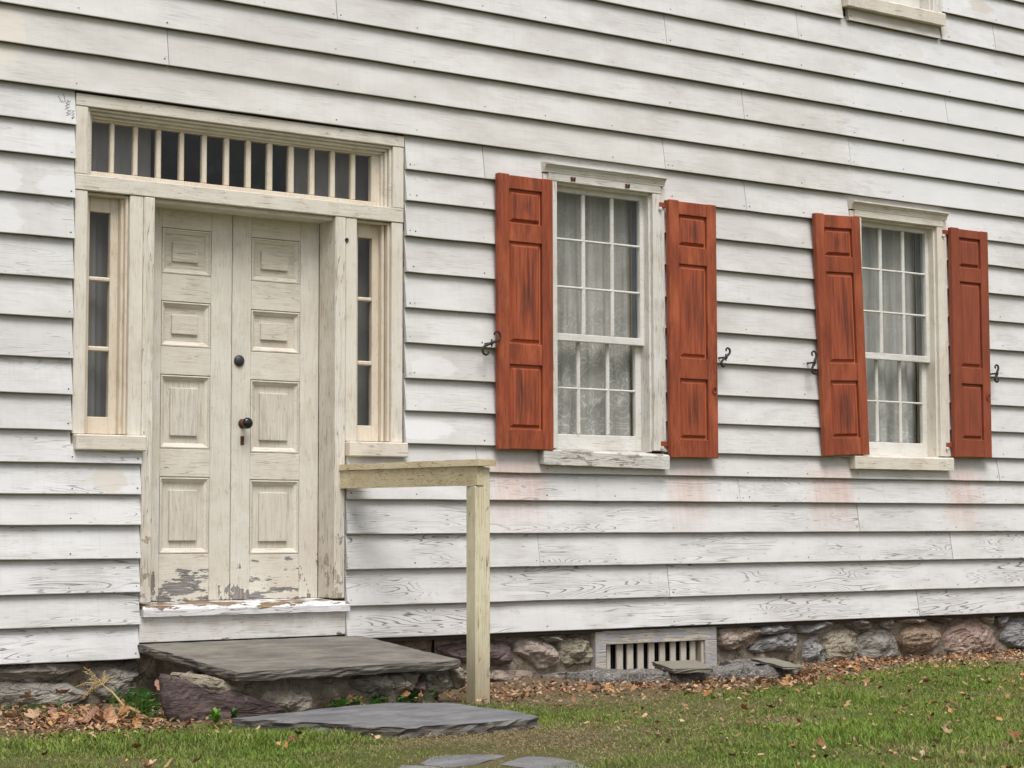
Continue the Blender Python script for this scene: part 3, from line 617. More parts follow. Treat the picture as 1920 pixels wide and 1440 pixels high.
# curtains hung behind sidelights and the ends of the transom
def curtain(name, x0, x1, z0, z1, y, mat, label, folds=9, amp=.012, group=None, flare=0.0):
    nx, nz = int((x1 - x0) / .012) + 2, 14; mb = MB(); sd = random.uniform(0, 50)
    for j in range(nz + 1):
        v = j / nz; z = z0 + (z1 - z0) * v
        for i in range(nx + 1):
            u = i / nx; x = x0 + (x1 - x0) * u + flare * (1 - v) * (u - .5)
            a = amp * (math.sin(u * folds * 6.28 + sd + .6 * math.sin(v * 2.2 + sd)) + .5 * math.sin(u * folds * 15.1 + sd * 2 + v)) * (.6 + .6 * (1 - v))
            mb.v.append((x, y + a, z))
    for j in range(nz):
        for i in range(nx): k = j * (nx + 1) + i; mb.f.append((k, k + 1, k + nx + 2, k + nx + 1))
    return tag(mb.build(name, mat, None, True), label, 'curtain', group)
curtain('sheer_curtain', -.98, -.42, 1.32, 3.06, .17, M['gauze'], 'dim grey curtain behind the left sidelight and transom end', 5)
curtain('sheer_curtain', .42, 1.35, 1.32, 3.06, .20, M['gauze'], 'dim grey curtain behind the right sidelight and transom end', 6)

# ---------------------------------------------------------------- windows
def window(dx, dz, label, curtain_label=None, mat='lace', trim=('wtrim', 'wtrim_x', 'sill'), low_only=False):
    X = lambda x: x + dx
    Z = lambda z: z + dz
    c = MB()
    c.box(X(2.860), X(2.925), -.055, .02, Z(1.352), Z(2.948)); c.box(X(2.055), X(2.120), -.055, .02, Z(1.352), Z(2.948))
    c.box(X(2.845), X(2.862), -.030, .10, Z(1.345), Z(2.952)); c.box(X(2.118), X(2.135), -.030, .10, Z(1.345), Z(2.952))
    c.box(X(2.927), X(2.958), -.051, .0, Z(1.352), Z(2.99)); c.box(X(2.022), X(2.053), -.051, .0, Z(1.352), Z(2.99))
    w = c.build('window', M[trim[0]], house); tag(w, label)
    h = MB(); h.box(X(2.055), X(2.925), -.057, .02, Z(2.950), Z(3.000))
    h.prof([(-.003, Z(2.998)), (-.060, Z(2.998)), (-.061, Z(3.006)), (-.064, Z(3.012)), (-.067, Z(3.024)), (-.078, Z(3.034)), (-.080, Z(3.041)), (-.090, Z(3.043)), (-.090, Z(3.052)), (-.003, Z(3.066))], X(2.020), X(2.952))
    h.box(X(2.118), X(2.862), -.028, .06, Z(2.938), Z(2.952), .002)
    h.build('window_head', M[trim[1]], w)
    cols = [(2.165, 2.366), (2.394, 2.590), (2.616, 2.816)]; ru = [(2.047, 2.323), (2.336, 2.613), (2.626, 2.905)]
    u = MB(); Y0, Y1 = .018, .050
    u.box(X(2.120), X(2.165), Y0, Y1, Z(2.003), Z(2.940)); u.box(X(2.816), X(2.860), Y0, Y1, Z(2.003), Z(2.940))
    u.box(X(2.165), X(2.816), Y0, Y1, Z(2.905), Z(2.940)); u.box(X(2.165), X(2.816), Y0 - .004, Y1, Z(2.003), Z(2.047))
    for k in range(2):
        u.box(X(cols[k][1]), X(cols[k + 1][0]) , Y0 + .003, Y1 - .004, Z(2.047), Z(2.905), .007)
        u.box(X(2.165), X(2.816), Y0 + .0045, Y1 - .002, Z(ru[k][1]), Z(ru[k + 1][0]), .0045)
    us = u.build('upper_sash', M['sash'], w)
    for a, b in cols:
        for z0, z1 in ru: pane(X(a), X(b), .036, Z(z0), Z(z1), w)
    cl = [(2.178, 2.354), (2.380, 2.582), (2.606, 2.804)]; rl = [(1.443, 1.716), (1.728, 2.008)]; l = MB(); Y0, Y1 = .056, .088
    l.box(X(2.128), X(2.178), Y0, Y1, Z(1.350), Z(2.045)); l.box(X(2.804), X(2.850), Y0, Y1, Z(1.350), Z(2.045))
    l.box(X(2.178), X(2.804), Y0, Y1, Z(1.350), Z(1.443)); l.box(X(2.178), X(2.804), Y0, Y1, Z(2.008), Z(2.045))
    for k in range(2): l.box(X(cl[k][1]), X(cl[k + 1][0]), Y0 + .003, Y1 - .004, Z(1.443), Z(2.008), .007)
    l.box(X(2.178), X(2.804), Y0 + .0045, Y1 - .002, Z(1.716), Z(1.728), .0045)
    ls = l.build('lower_sash', M['sash'], w)
    for a, b in cl:
        for z0, z1 in rl: pane(X(a), X(b), .074, Z(z0), Z(z1), w)
    s = MB(); n = 20                                                     # sill with a chewed lower edge
    for k in range(n + 1):
        x = X(1.990) + (2.950 - 1.990) * k / n; j = .004 * noise.noise(Vector((x * 8, dz, 0))); j2 = .003 * noise.noise(Vector((x * 19, 3, dz))); t = -.016 * k / n if dx == 0 else 0.0
        s.v += [(x, -.02, Z(1.255) + t), (x, -.088 + j, Z(1.255) + t + j2), (x, -.090 + j, Z(1.333) + t + j2), (x, -.082, Z(1.342) + t), (x, .06, Z(1.352)), (x, .06, Z(1.255))]
    for k in range(n):
        for q in range(6): s.f.append((6 * k + q, 6 * (k + 1) + q, 6 * (k + 1) + (q + 1) % 6, 6 * k + (q + 1) % 6))
    s.f.append(tuple(range(6))[::-1]); s.f.append(tuple(6 * n + q for q in range(6)))
    s.build('sill', M[trim[2]], w)
    j = MB(); j.box(X(2.838), X(2.856), .092, .128, Z(1.36), Z(2.94), .002); j.build('inner_jamb', M['blue_jamb'], w)
    j = MB(); j.box(X(2.834), X(2.860), .129, .134, Z(1.36), Z(2.94), .002); j.build('jamb_edge', M['yellow_edge'], w)
    j = MB(); j.box(X(2.124), X(2.142), .092, .128, Z(1.36), Z(2.94), .002); j.build('inner_jamb', M['blue_jamb'], w)
    if curtain_label: curtain('lace_curtain', X(2.08), X(2.865), Z(1.36), Z(2.97), .158, M[mat], curtain_label, 3.4, .020)
    return w
w1 = window(0, 0, 'left ground floor window with nine over six panes', 'patterned lace curtain in the window nearest the door')
w2 = window(2.562, .014, 'right ground floor window with nine over six panes', 'sheer lace curtain in the window farthest from the door', 'lace2', ('trim', 'trim_x', 'cream_sill'))
w3 = window(2.562, 3.135, 'upper window of which only the sill shows', None, 'lace', ('wtrim', 'wtrim_x', 'cream_sill'))
for x, z in ((2.235, 2.972), (2.655, 2.972)):
    b = MB(); b.box(x - .016, x - .005, -.069, -.056, z - .012, z + .013, .002); b.box(x + .005, x + .016, -.069, -.056, z - .010, z + .013, .002); b.box(x - .006, x + .006, -.064, -.056, z - .006, z + .006, .002); b.build('bracket', M['rust'], w1)

# ---------------------------------------------------------------- shutters
def shutter(x0, x1, z0, z1, rows, label, rot=0.0, cool=0.0, ring=False, hinge=None, yoff=0.0):
    YB, YF = -.058 + yoff, -.096 + yoff; sw = .078; cxm, czm = (x0 + x1) / 2, (z0 + z1) / 2
    R = Matrix.Rotation(rot, 4, 'Y'); T = Matrix.Translation((cxm, 0, czm)) @ R
    L = lambda mb: ([mb.v.__setitem__(i, (v[0] - cxm, v[1], v[2] - czm)) for i, v in enumerate(mb.v)], mb)[1]
    st = MB(); st.box(x0, x0 + sw, YF, YB, z0, z1, .004); st.box(x1 - sw, x1, YF, YB, z0 + .002, z1 - .004, .004)
    o = L(st).build('shutter', M['shutter'], house, False, (0, cool, 0)); o.matrix_local = T; tag(o, label)
    zs = [z0 + .003] + [q for r in rows for q in r] + [z1 - .006]
    for k in range(0, len(zs), 2): L(MB().box(x0 + sw + .0006, x1 - sw - .0006, YF + .0015, YB, zs[k], zs[k + 1], .004)).build('rail', M['shutter'], o, False, (0, cool, 0))
    for a, b in rows:
        p = MB(); xa, xb = x0 + sw, x1 - sw; yr = YF + .021; w = .026; yp = YF + .004
        p.box(xa + .0005, xb - .0005, yr, YB - .004, a + .0005, b - .0005, .001)
        q0 = [(xa + .012, a + .012), (xb - .012, a + .012), (xb - .012, b - .012), (xa + .012, b - .012)]; q1 = [(xa + w, a + w), (xb - w, a + w), (xb - w, b - w), (xa + w, b - w)]
        for k in range(4): p.quad((q0[k][0], yr - .0005, q0[k][1]), (q0[(k + 1) % 4][0], yr - .0005, q0[(k + 1) % 4][1]), (q1[(k + 1) % 4][0], yp + .003, q1[(k + 1) % 4][1]), (q1[k][0], yp + .003, q1[k][1]))
        p.box(q1[0][0], q1[1][0], yp, yp + .006, q1[0][1], q1[2][1], .0025)
        L(p).build('panel', M['shutter_panel'], o, False, (0, cool, 0))
    if ring:
        zr = z0 + .43; r = MB(); r.tube([(x1 - .035 + .016 * math.cos(t), YF - .008, zr + .020 * math.sin(t)) for t in np.linspace(0, 6.283, 17)], .0035, 6, False); r.box(x1 - .040, x1 - .030, YF - .010, YF, zr + .014, zr + .026, .002); L(r).build('pull_ring', M['shutter'], o)
    if hinge:
        for zh in (z1 - .035, z0 + .085):
            h = MB(); h.box(x0 - .050, x0 + .012, YB - .004, YB + .004, zh - .016, zh + .016, .002); L(h).build('hinge_strap', M['shutter'], o)
            h = MB(); h.box(x0 - .056, x0 - .034, YB - .012, YB + .010, zh - .034, zh - .016, .003); L(h).build('pintle', M['wtrim'], o)
    return o
R1 = [(1.455, 1.831), (1.955, 2.553), (2.663, 2.863)]; R2 = [(1.426, 1.802), (1.932, 2.517), (2.631, 2.828)]
R3 = [(1.470, 1.846), (1.963, 2.566), (2.673, 2.861)]; R4 = [(1.487, 1.874), (1.990, 2.588), (2.691, 2.898)]
shutter(1.663, 2.058, 1.335, 2.950, R1, 'faded red shutter nearest the door, its paint bright orange at the edges')
shutter(2.960, 3.347, 1.311, 2.917, R2, 'faded red shutter on the right of the window nearest the door', 0, .1, True, True)
shutter(4.244, 4.656, 1.352, 2.954, R3, 'crooked red shutter hung tilted, left of the far window', math.radians(-2.2), .25)
shutter(5.522, 5.899, 1.361, 2.965, R4, 'even brick red shutter at the right end of the wall', 0, 1.0, True, True)
# wrought iron shutter dogs
def dog(cx, cz, ang, s=1.0, flip=1):
    pts = []
    for t in np.linspace(0, 1, 44):                                      # S: spiral, belly, spiral
        u = (t - .5) * 2; a = abs(u); g = 1 if u > 0 else -1
        if a < .45: x = u * .09; z = .012 * math.sin(u * math.pi / .9) * .0
        else:
            k = (a - .45) / .55; th = k * 4.4; r = .026 * (1 - .62 * k); x = g * (.0405 + r * math.sin(th) * 1.0 + .0 * k); z = g * (.026 - r * math.cos(th)) * flip
        pts.append((x * s, z * s))
    c, n = math.cos(ang), math.sin(ang); mb = MB()
    mb.tube([(cx + x * c - z * n, -.110, cz + x * n + z * c) for x, z in pts], lambda t: .0052 + .003 * math.sin(t * math.pi), 8)
    mb.lathe([(.012, 0), (.010, .006), (.004, .009)], (cx, -.114, cz), (0, -1, 0), 10); mb.tube([(cx, -.112, cz), (cx, -.02, cz)], .006, 8)
    mb.box(cx - .004, cx + .004, -.118, -.108, cz - .022, cz + .022, .002)
    return mb.build('shutter_dog', M['iron'], house, True)
dog(1.600, 1.946, math.radians(22), 1.25); dog(3.400, 1.950, math.radians(38), .95); dog(4.170, 1.953, math.radians(64), 1.1); dog(5.945, 1.958, math.radians(62), .9)

# ---------------------------------------------------------------- fieldstone foundation: outlines (x, z) in metres
STONES = [
  ('grey', [(-1.359, 0.224), (-1.269, 0.222), (-1.132, 0.223), (-0.946, 0.22), (-0.828, 0.213), (-0.818, 0.181), (-0.898, 0.158), (-0.931, 0.124), (-1.038, 0.125), (-1.154, 0.128), (-1.268, 0.14), (-1.358, 0.144)]),
  ('grey', [(-1.358, 0.136), (-1.154, 0.124), (-0.992, 0.114), (-0.907, 0.114), (-0.85, 0.076), (-0.783, 0.064), (-0.801, 0.034), (-0.872, 0.007), (-0.99, -0.022), (-1.128, -0.028), (-1.265, -0.02), (-1.355, -0.015)]),
  ('grey', [(-0.822, 0.146), (-0.799, 0.185), (-0.756, 0.21), (-0.659, 0.212), (-0.532, 0.207), (-0.521, 0.132), (-0.53, 0.042), (-0.657, 0.004), (-0.744, 0.044), (-0.802, 0.1)]),
  ('purple', [(1.324, 0.209), (1.372, 0.222), (1.47, 0.224), (1.668, 0.232), (1.832, 0.221), (1.845, 0.159), (1.819, 0.098), (1.718, 0.087), (1.593, 0.097), (1.47, 0.123), (1.348, 0.168)]),
  ('quartz', [(1.877, 0.214), (1.922, 0.231), (1.986, 0.231), (2.051, 0.213), (2.129, 0.19), (2.168, 0.125), (2.162, 0.079), (2.103, 0.055), (2.024, 0.053), (1.999, 0.086), (1.947, 0.124), (1.877, 0.152), (1.864, 0.173)]),
  ('tan', [(2.182, 0.193), (2.228, 0.22), (2.301, 0.228), (2.375, 0.207), (2.428, 0.158), (2.442, 0.094), (2.408, 0.074), (2.294, 0.079), (2.241, 0.065), (2.195, 0.093), (2.178, 0.136)]),
  ('redgrey', [(1.643, 0.034), (1.718, 0.062), (1.845, 0.056), (1.973, 0.051), (2.001, 0.018), (1.972, -0.032), (1.883, -0.038), (1.781, -0.023), (1.655, -0.019), (1.47, 0.002), (1.372, 0.047), (1.372, 0.077), (1.47, 0.072)]),
  ('grey', [(2.047, 0.011), (2.129, 0.018), (2.234, 0.029), (2.227, -0.013), (2.109, -0.028), (2.063, -0.042)]),
  ('grey', [(2.025, 0.245), (2.11, 0.253), (2.195, 0.245), (2.182, 0.214), (2.077, 0.217)]),
  ('purple', [(2.242, 0.248), (2.282, 0.263), (2.322, 0.243), (2.308, 0.23), (2.255, 0.235)]),
  ('redgrey', [(3.417, 0.234), (3.506, 0.256), (3.711, 0.254), (3.791, 0.231), (3.766, 0.155), (3.674, 0.117), (3.516, 0.106), (3.438, 0.134)]),
  ('blue', [(3.756, 0.232), (3.849, 0.263), (4.071, 0.269), (4.089, 0.23), (4.023, 0.206), (3.848, 0.195), (3.756, 0.198)]),
  ('blue', [(3.755, 0.156), (3.848, 0.178), (4.023, 0.198), (4.117, 0.186), (4.128, 0.134), (4.068, 0.076), (3.904, 0.091), (3.765, 0.079), (3.708, 0.098)]),
  ('blue', [(4.113, 0.255), (4.226, 0.264), (4.432, 0.267), (4.45, 0.227), (4.418, 0.193), (4.285, 0.187), (4.129, 0.194)]),
  ('blue', [(4.188, 0.132), (4.225, 0.174), (4.285, 0.18), (4.308, 0.119), (4.355, 0.048), (4.366, -0.005), (4.281, -0.018), (4.174, 0.012)]),
  ('tan', [(4.357, 0.152), (4.394, 0.194), (4.554, 0.207), (4.665, 0.177), (4.675, 0.079), (4.649, 0.01), (4.5, -0.002), (4.378, 0.012)]),
  ('grey', [(4.555, 0.259), (4.679, 0.269), (4.767, 0.271), (4.829, 0.229), (4.778, 0.204), (4.666, 0.207), (4.579, 0.232)]),
  ('grey', [(4.893, 0.249), (4.97, 0.26), (5.021, 0.241), (5.014, 0.205), (4.943, 0.199), (4.893, 0.218)]),
  ('grey', [(4.677, 0.141), (4.778, 0.191), (4.905, 0.195), (5.006, 0.156), (5.056, 0.083), (5.029, 0.013), (4.925, -0.019), (4.748, -0.012), (4.662, 0.036)]),
  ('tan', [(5.047, 0.254), (5.216, 0.267), (5.348, 0.268), (5.321, 0.237), (5.163, 0.232), (5.06, 0.237)]),
  ('brown', [(5.045, 0.155), (5.137, 0.206), (5.281, 0.229), (5.426, 0.197), (5.491, 0.149), (5.463, 0.086), (5.355, 0.036), (5.224, 0.032), (5.132, 0.026), (5.056, 0.083)]),
  ('purple', [(5.354, 0.245), (5.428, 0.265), (5.589, 0.265), (5.615, 0.237), (5.467, 0.223)]),
  ('red', [(5.518, 0.139), (5.614, 0.21), (5.765, 0.233), (5.916, 0.21), (6.026, 0.16), (6.052, 0.084), (6.022, 0.011), (5.854, -0.002), (5.717, -0.005), (5.582, -0.0), (5.522, 0.039)]),
  ('tan', [(5.889, 0.248), (6.001, 0.259), (6.014, 0.207), (5.93, 0.209)]),
  ('blue', [(6.063, 0.233), (6.127, 0.25), (6.14, 0.194), (6.083, 0.177)]),
  ('blue', [(6.11, 0.129), (6.168, 0.193), (6.284, 0.237), (6.427, 0.223), (6.436, 0.052), (6.305, 0.014), (6.192, 0.032), (6.108, 0.073)]),
]
BASE_STONES = [
  ('rust', [(-0.032, -0.014), (-0.002, 0.044), (0.033, 0.077), (0.068, 0.093), (0.108, 0.073), (0.134, 0.037), (0.149, -0.02)]),
  ('grey', [(0.161, 0.139), (0.232, 0.153), (0.367, 0.156), (0.388, 0.111), (0.404, 0.07), (0.336, 0.052), (0.233, 0.079), (0.181, 0.095)]),
  ('pale', [(0.38, 0.147), (0.483, 0.155), (0.571, 0.147), (0.557, 0.107), (0.51, 0.079), (0.473, 0.036), (0.42, 0.039), (0.404, 0.093)]),
  ('purple', [(0.51, 0.07), (0.563, 0.116), (0.584, 0.146), (0.606, 0.119), (0.6, 0.079), (0.574, 0.031), (0.515, 0.025)]),
  ('grey', [(0.611, 0.15), (0.741, 0.157), (0.757, 0.13), (0.768, 0.075), (0.708, 0.051), (0.616, 0.064)]),
  ('pale', [(0.757, 0.161), (0.834, 0.162), (0.845, 0.071), (0.785, 0.065), (0.768, 0.12)]),
  ('tan', [(-0.802, 0.216), (-0.646, 0.193), (-0.506, 0.153), (-0.387, 0.118), (-0.41, 0.081), (-0.552, 0.089), (-0.691, 0.121)]),
  ('pale', [(-0.377, 0.105), (-0.071, 0.115), (-0.07, 0.004), (-0.168, -0.016), (-0.314, 0.017)]),
]
PURPLE = [(-0.856, 0.198), (-0.842, 0.214), (-0.763, 0.186), (-0.708, 0.163), (-0.667, 0.14), (-0.607, 0.125), (-0.513, 0.12), (-0.448, 0.105), (-0.4, 0.083), (-0.328, 0.059), (-0.256, 0.04), (-0.217, 0.03), (-0.207, 0.004), (-0.304, -0.016), (-0.587, -0.021), (-0.761, -0.019), (-0.815, 0.001), (-0.848, 0.08)]
def smooth_poly(pts, n, jit, sd):
    P = [Vector((x, 0, z)) for x, z in pts]; m = len(P); L = [0]
    out = []
    for i in range(m):
        p1, p2 = P[i], P[(i + 1) % m]
        for k in range(6): out.append(p1.lerp(p2, k / 6))
    for _ in range(1): out = [(out[i - 1] + out[i] * 2 + out[(i + 1) % len(out)]) / 4 for i in range(len(out))]
    d = [0.0]
    for i in range(len(out)): d.append(d[-1] + (out[(i + 1) % len(out)] - out[i]).length)
    res = []; i = 0
    for k in range(n):
        t = d[-1] * k / n
        while d[i + 1] < t: i += 1
        p = out[i].lerp(out[(i + 1) % len(out)], (t - d[i]) / max(d[i + 1] - d[i], 1e-6)); res.append((p.x + jit * noise.noise(Vector((k * .9, sd, 0))), p.z + jit * noise.noise(Vector((k * .9, sd, 9)))))
    return res
def stone_mesh(pts, y0, depth, sd, n=22, amp=.017, back=.06, tilt=1.0):
    """a split fieldstone: flat broken facets inside a traced outline, rough skin, rounded arrises"""
    m = 120; o = smooth_poly(pts, m, .005, sd); cx = sum(p[0] for p in o) / m; cz = sum(p[1] for p in o) / m; mb = MB(); R = random.Random(sd)
    sx = (max(p[0] for p in o) - min(p[0] for p in o)) / 2; sz = (max(p[1] for p in o) - min(p[1] for p in o)) / 2
    planes = [(0, 0, 1.0)] + [(R.uniform(-2.0, 2.0) * tilt, R.uniform(-2.0, 2.0) * tilt, R.uniform(.95, 1.6)) for _ in range(7)]
    ang = sorted((math.atan2(z - cz, x - cx), math.hypot(x - cx, z - cz)) for x, z in o); aa = [a for a, _ in ang]
    def rad(t):
        t = (t + math.pi) % (2 * math.pi) - math.pi; i = np.searchsorted(aa, t) % m; a0, r0 = ang[i - 1]; a1, r1 = ang[i]
        d = (a1 - a0) % (2 * math.pi) or 1e-6; u = ((t - a0) % (2 * math.pi)) / d; return r0 + (r1 - r0) * min(u, 1)
    for j in range(n + 1):
        for i in range(n + 1):
            u, v = 2 * i / n - 1, 2 * j / n - 1
            if u == 0 and v == 0: r = 0; th = 0
            elif abs(u) > abs(v): r = abs(u); th = (v / u) * math.pi / 4 + (0 if u > 0 else math.pi)
            else: r = abs(v); th = math.pi / 2 - (u / v) * math.pi / 4 + (0 if v > 0 else math.pi)
            L = rad(th) + .009; x, z = math.cos(th) * L * r, math.sin(th) * L * r
            h = min(c + a * x / sx + b * z / sz for a, b, c in planes); h = max(-.1, min(h, 1.35)) * (1 - r ** 14) - .7 * r ** 14
            e = amp * (.9 * noise.noise(Vector((x * 14 + sd, 1, z * 18))) + 1.1 * abs(noise.noise(Vector((x * 20 + sd, 9, z * 30)))) + .6 * noise.noise(Vector((x * 34 + sd, 5, z * 44))) + .25 * noise.noise(Vector((x * 80 + sd, 2, z * 95))))
            mb.v.append((cx + x, y0 - depth * h + e, cz + z))
    for j in range(n):
        for i in range(n): k = j * (n + 1) + i; mb.f.append((k, k + 1, k + n + 2, k + n + 1))
    edge = [i for i in range(n + 1)] + [j * (n + 1) + n for j in range(1, n + 1)] + [n * (n + 1) + i for i in range(n - 1, -1, -1)] + [j * (n + 1) for j in range(n - 1, 0, -1)]; k0 = len(mb.v)
    for e in edge: x, y, z = mb.v[e]; mb.v.append((x, y0 + back, z))
    for q in range(len(edge)): mb.f.append((edge[q], k0 + q, k0 + (q + 1) % len(edge), edge[(q + 1) % len(edge)]))
    return mb
# mortar bed behind the stones, rough sheet at the foot of the wall
mo = MB(); nx, nz = 420, 22
for j in range(nz + 1):
    for i in range(nx + 1):
        x = XL + (XR - XL) * i / nx; z = -.12 + .45 * j / nz
        mo.v.append((x, .040 + .020 * fbm((x, 3, z), 9) + .008 * fbm((x, 3, z), 30) + (.018 if .70 < x < 1.3 else 0), z))
for j in range(nz):
    for i in range(nx):
        xm = XL + (XR - XL) * (i + .5) / nx; zm = -.12 + .45 * (j + .5) / nz
        if 2.50 < xm < 3.32 and zm < .20: continue
        k = j * (nx + 1) + i; mo.f.append((k, k + 1, k + nx + 2, k + nx + 1))
found = mo.build('foundation', M['mortar'], house, True); tag(found, 'fieldstone foundation bedded in dirty mortar')
for i, (kind, pts) in enumerate(STONES):
    area = max(p[0] for p in pts) - min(p[0] for p in pts)
    stone_mesh(pts, .008, .046 if area > .15 else .026, i * 7.3, 22 if area > .15 else 12).build('stone', ST[kind], found, False)
xx = 6.47
for k in range(8): stone_mesh([(xx, .02), (xx + .19, -.01), (xx + .2, .2), (xx + .1, .25), (xx, .22)], .008, .035, 300 + k).build('stone', ST[("grey", "red", "tan", "blue")[k % 4]], found); xx += .22
xx = -3.55
for k in range(10): stone_mesh([(xx, -.02), (xx + .19, -.01), (xx + .19, .18), (xx + .1, .2), (xx, .18)], .008, .035, 320 + k).build('stone', ST['grey'], found); xx += .21
MB().box(.70, XR, -.004, .01, .252, .2745, .003).build('sill_beam', M['sheath'], house)
# basement vent
vf = MB(); vf.box(2.482, 3.388, -.014, .05, .180, .262, .003); vf.box(2.425, 2.505, -.016, .05, -.05, .258, .003); vf.box(3.292, 3.388, -.016, .05, -.05, .1785, .003)
vent = vf.build('basement_vent', M['ventpaint'], house); tag(vent, 'low basement vent with flaking grey frame and upright slats')
for a, b in ((2.535, 2.567), (2.613, 2.664), (2.696, 2.744), (2.779, 2.825), (2.864, 2.911), (2.951, 2.997), (3.039, 3.083), (3.121, 3.168), (3.200, 3.243)):
    MB().box(a, b, .020, .036, -.06, .185, .003).build('slat', M['slat'], vent)
MB().box(3.272, 3.2915, .0, .09, -.06, .179, .002).build('inner_jamb', M['slat'], vent)
sm = MB()
for k in range(48): sm.box(2.505 + k * .0165, 2.508 + k * .0165, .052, .055, -.06, .185, .0008)
for k in range(15): sm.box(2.50, 3.30, .0522, .0548, -.06 + k * .0165, -.057 + k * .0165, .0008)
tag(sm.build('wire_screen', M['mesh_screen'], vent), kind='stuff')
sm = MB(); sm.quad((2.45, .4, -.1), (3.35, .4, -.1), (3.35, .4, .3), (2.45, .4, .3)); sm.build('cellar_dark', M['dark_room'], vent)

# ---------------------------------------------------------------- loose slabs
def slab(name, poly, zf, thick, mat, label, cat, sd=0, n=64, rough=.012, group=None, under=.03):
    o = [];m = len(poly); d = [0]
    for i in range(m): d.append(d[-1] + math.dist(poly[i], poly[(i + 1) % m]))
    for k in range(n):
        t = d[-1] * k / n; i = max(q for q in range(m) if d[q] <= t); u = (t - d[i]) / (d[i + 1] - d[i]); a, b = poly[i], poly[(i + 1) % m]
        x, y = a[0] + (b[0] - a[0]) * u, a[1] + (b[1] - a[1]) * u; o.append((x + rough * noise.noise(Vector((x * 6, y * 6, sd))) + rough * .6 * noise.noise(Vector((x * 21, y * 21, sd))), y + rough * noise.noise(Vector((x * 6, y * 6, sd + 5))) + rough * .6 * noise.noise(Vector((x * 21, y * 21, sd + 5)))))
    cx = sum(p[0] for p in o) / n; cy = sum(p[1] for p in o) / n; mb = MB()
    prof = [(0.990, -1.0), (1.0, -.78), (1.003, -.55), (1.001, -.30), (.999, -.10), (.9965, -.01), (.992, 0.0), (.9, 0.0), (.75, 0), (.55, 0), (.3, 0)]
    for k, (s, h) in enumerate(prof):
        for j, (x, y) in enumerate(o):
            X, Y = cx + (x - cx) * s, cy + (y - cy) * s
            if k < 5:
                r = under * .34 * noise.noise(Vector((x * 18, y * 18, sd + k * 1.1))); L = math.hypot(x - cx, y - cy); X += (x - cx) / L * r; Y += (y - cy) / L * r
            z = zf(X, Y) + h * thick * (1 + .18 * noise.noise(Vector((x * 11, y * 11, sd + k * .3)))) + (.0025 * noise.noise(Vector((X * 5, Y * 5, sd))) + .0015 * noise.noise(Vector((X * 16, Y * 16, sd))) if k > 3 else 0)
            mb.v.append((X, Y, z))
    for k in range(len(prof) - 1):
        for j in range(n): mb.f.append((k * n + j, k * n + (j + 1) % n, (k + 1) * n + (j + 1) % n, (k + 1) * n + j))
    c = len(mb.v); mb.v.append((cx, cy, zf(cx, cy)))
    for j in range(n): mb.f.append(((len(prof) - 1) * n + j, (len(prof) - 1) * n + (j + 1) % n, c))
    mb.f.append(tuple(range(n))[::-1])
    ox, oy, oz = cx, cy, zf(cx, cy) - thick; mb.v = [(x - ox, y - oy, z - oz) for x, y, z in mb.v]
    ob = mb.build(name, mat, None, False); ob.location = (ox, oy, oz)
    return tag(ob, label, cat, group)
slab('step_slab', [(-.552, -.038), (-.540, -1.085), (.750, -1.050), (.772, -.038)], lambda x, y: .296 + .079 * (y + .03), .046, M['slab'], 'large grey bluestone slab forming the step at the door', 'step', 3, 90, .014)
slab('lower_step_slab', [(-.68, -1.31), (-.26, -2.09), (.15, -2.11), (.50, -2.06), (.575, -1.82), (.555, -1.27), (.31, -1.09), (.02, -1.12)], lambda x, y: .024 + .006 * (y + 1.5), .075, M['slab2'], 'irregular blue-grey slate slab on the ground before the step', 'slab', 11, 90, .022, None, .07)
# masonry under the step slab
base = empty('step_base', (.1, -.5, 0)); tag(base, 'rough stone and mortar base under the bluestone step', 'masonry')
bm = MB(); ring = []
for x0, y0, x1, y1, n in ((-.43, .02, -.50, -.96, 40), (-.50, -.96, .70, -.94, 56), (.70, -.94, .70, .02, 40)):
    for k in range(n): ring.append((x0 + (x1 - x0) * k / n, y0 + (y1 - y0) * k / n))
ring.append((.70, .02)); nz = 16
for j in range(nz + 1):
    z = -.1 + .34 * j / nz
    for x, y in ring:
        zt = min(z, .288 + .079 * (y + .03) - .044); e = .035 * fbm((x, y, z), 6) + .018 * fbm((x, y, z), 22)
        nxv = -1 if (x < -.42 and y > -.955) else (1 if x > .695 else 0); bm.v.append((x + nxv * e * .6 - .1, y - (e if nxv == 0 else 0) + .5, zt))
R_ = len(ring)
for j in range(nz):
    for i in range(R_ - 1): k = j * R_ + i; bm.f.append((k, k + 1, k + R_ + 1, k + R_))
bm.build('mortar_bed', M['mortar'], base, True)
for i, (kind, pts) in enumerate(BASE_STONES):
    mb = stone_mesh(pts, -.965, .045, 500 + i * 3.3); mb.v = [(x - .1, y + .5, z) for x, y, z in mb.v]; mb.build('stone', ST[kind], base)
mb = stone_mesh([(-.62, -.02), (-.44, -.02), (-.40, .17), (-.50, .19), (-.58, .15)], -.62, .05, 77); mb.v = [(x - .1, y + .5, z) for x, y, z in mb.v]; mb.build('stone', ST['pale'], base)
mb = stone_mesh(PURPLE, -.985, .028, 91, 26, .007, .05, .35); cxp = -.55; mb.v = [(x - cxp, y + 1.0, z) for x, y, z in mb.v]
ob = mb.build('purple_stone', ST['purple'], None); ob.location = (cxp, -1.0, 0); tag(ob, 'wedge of dark purple slate standing against the step base', 'stone')

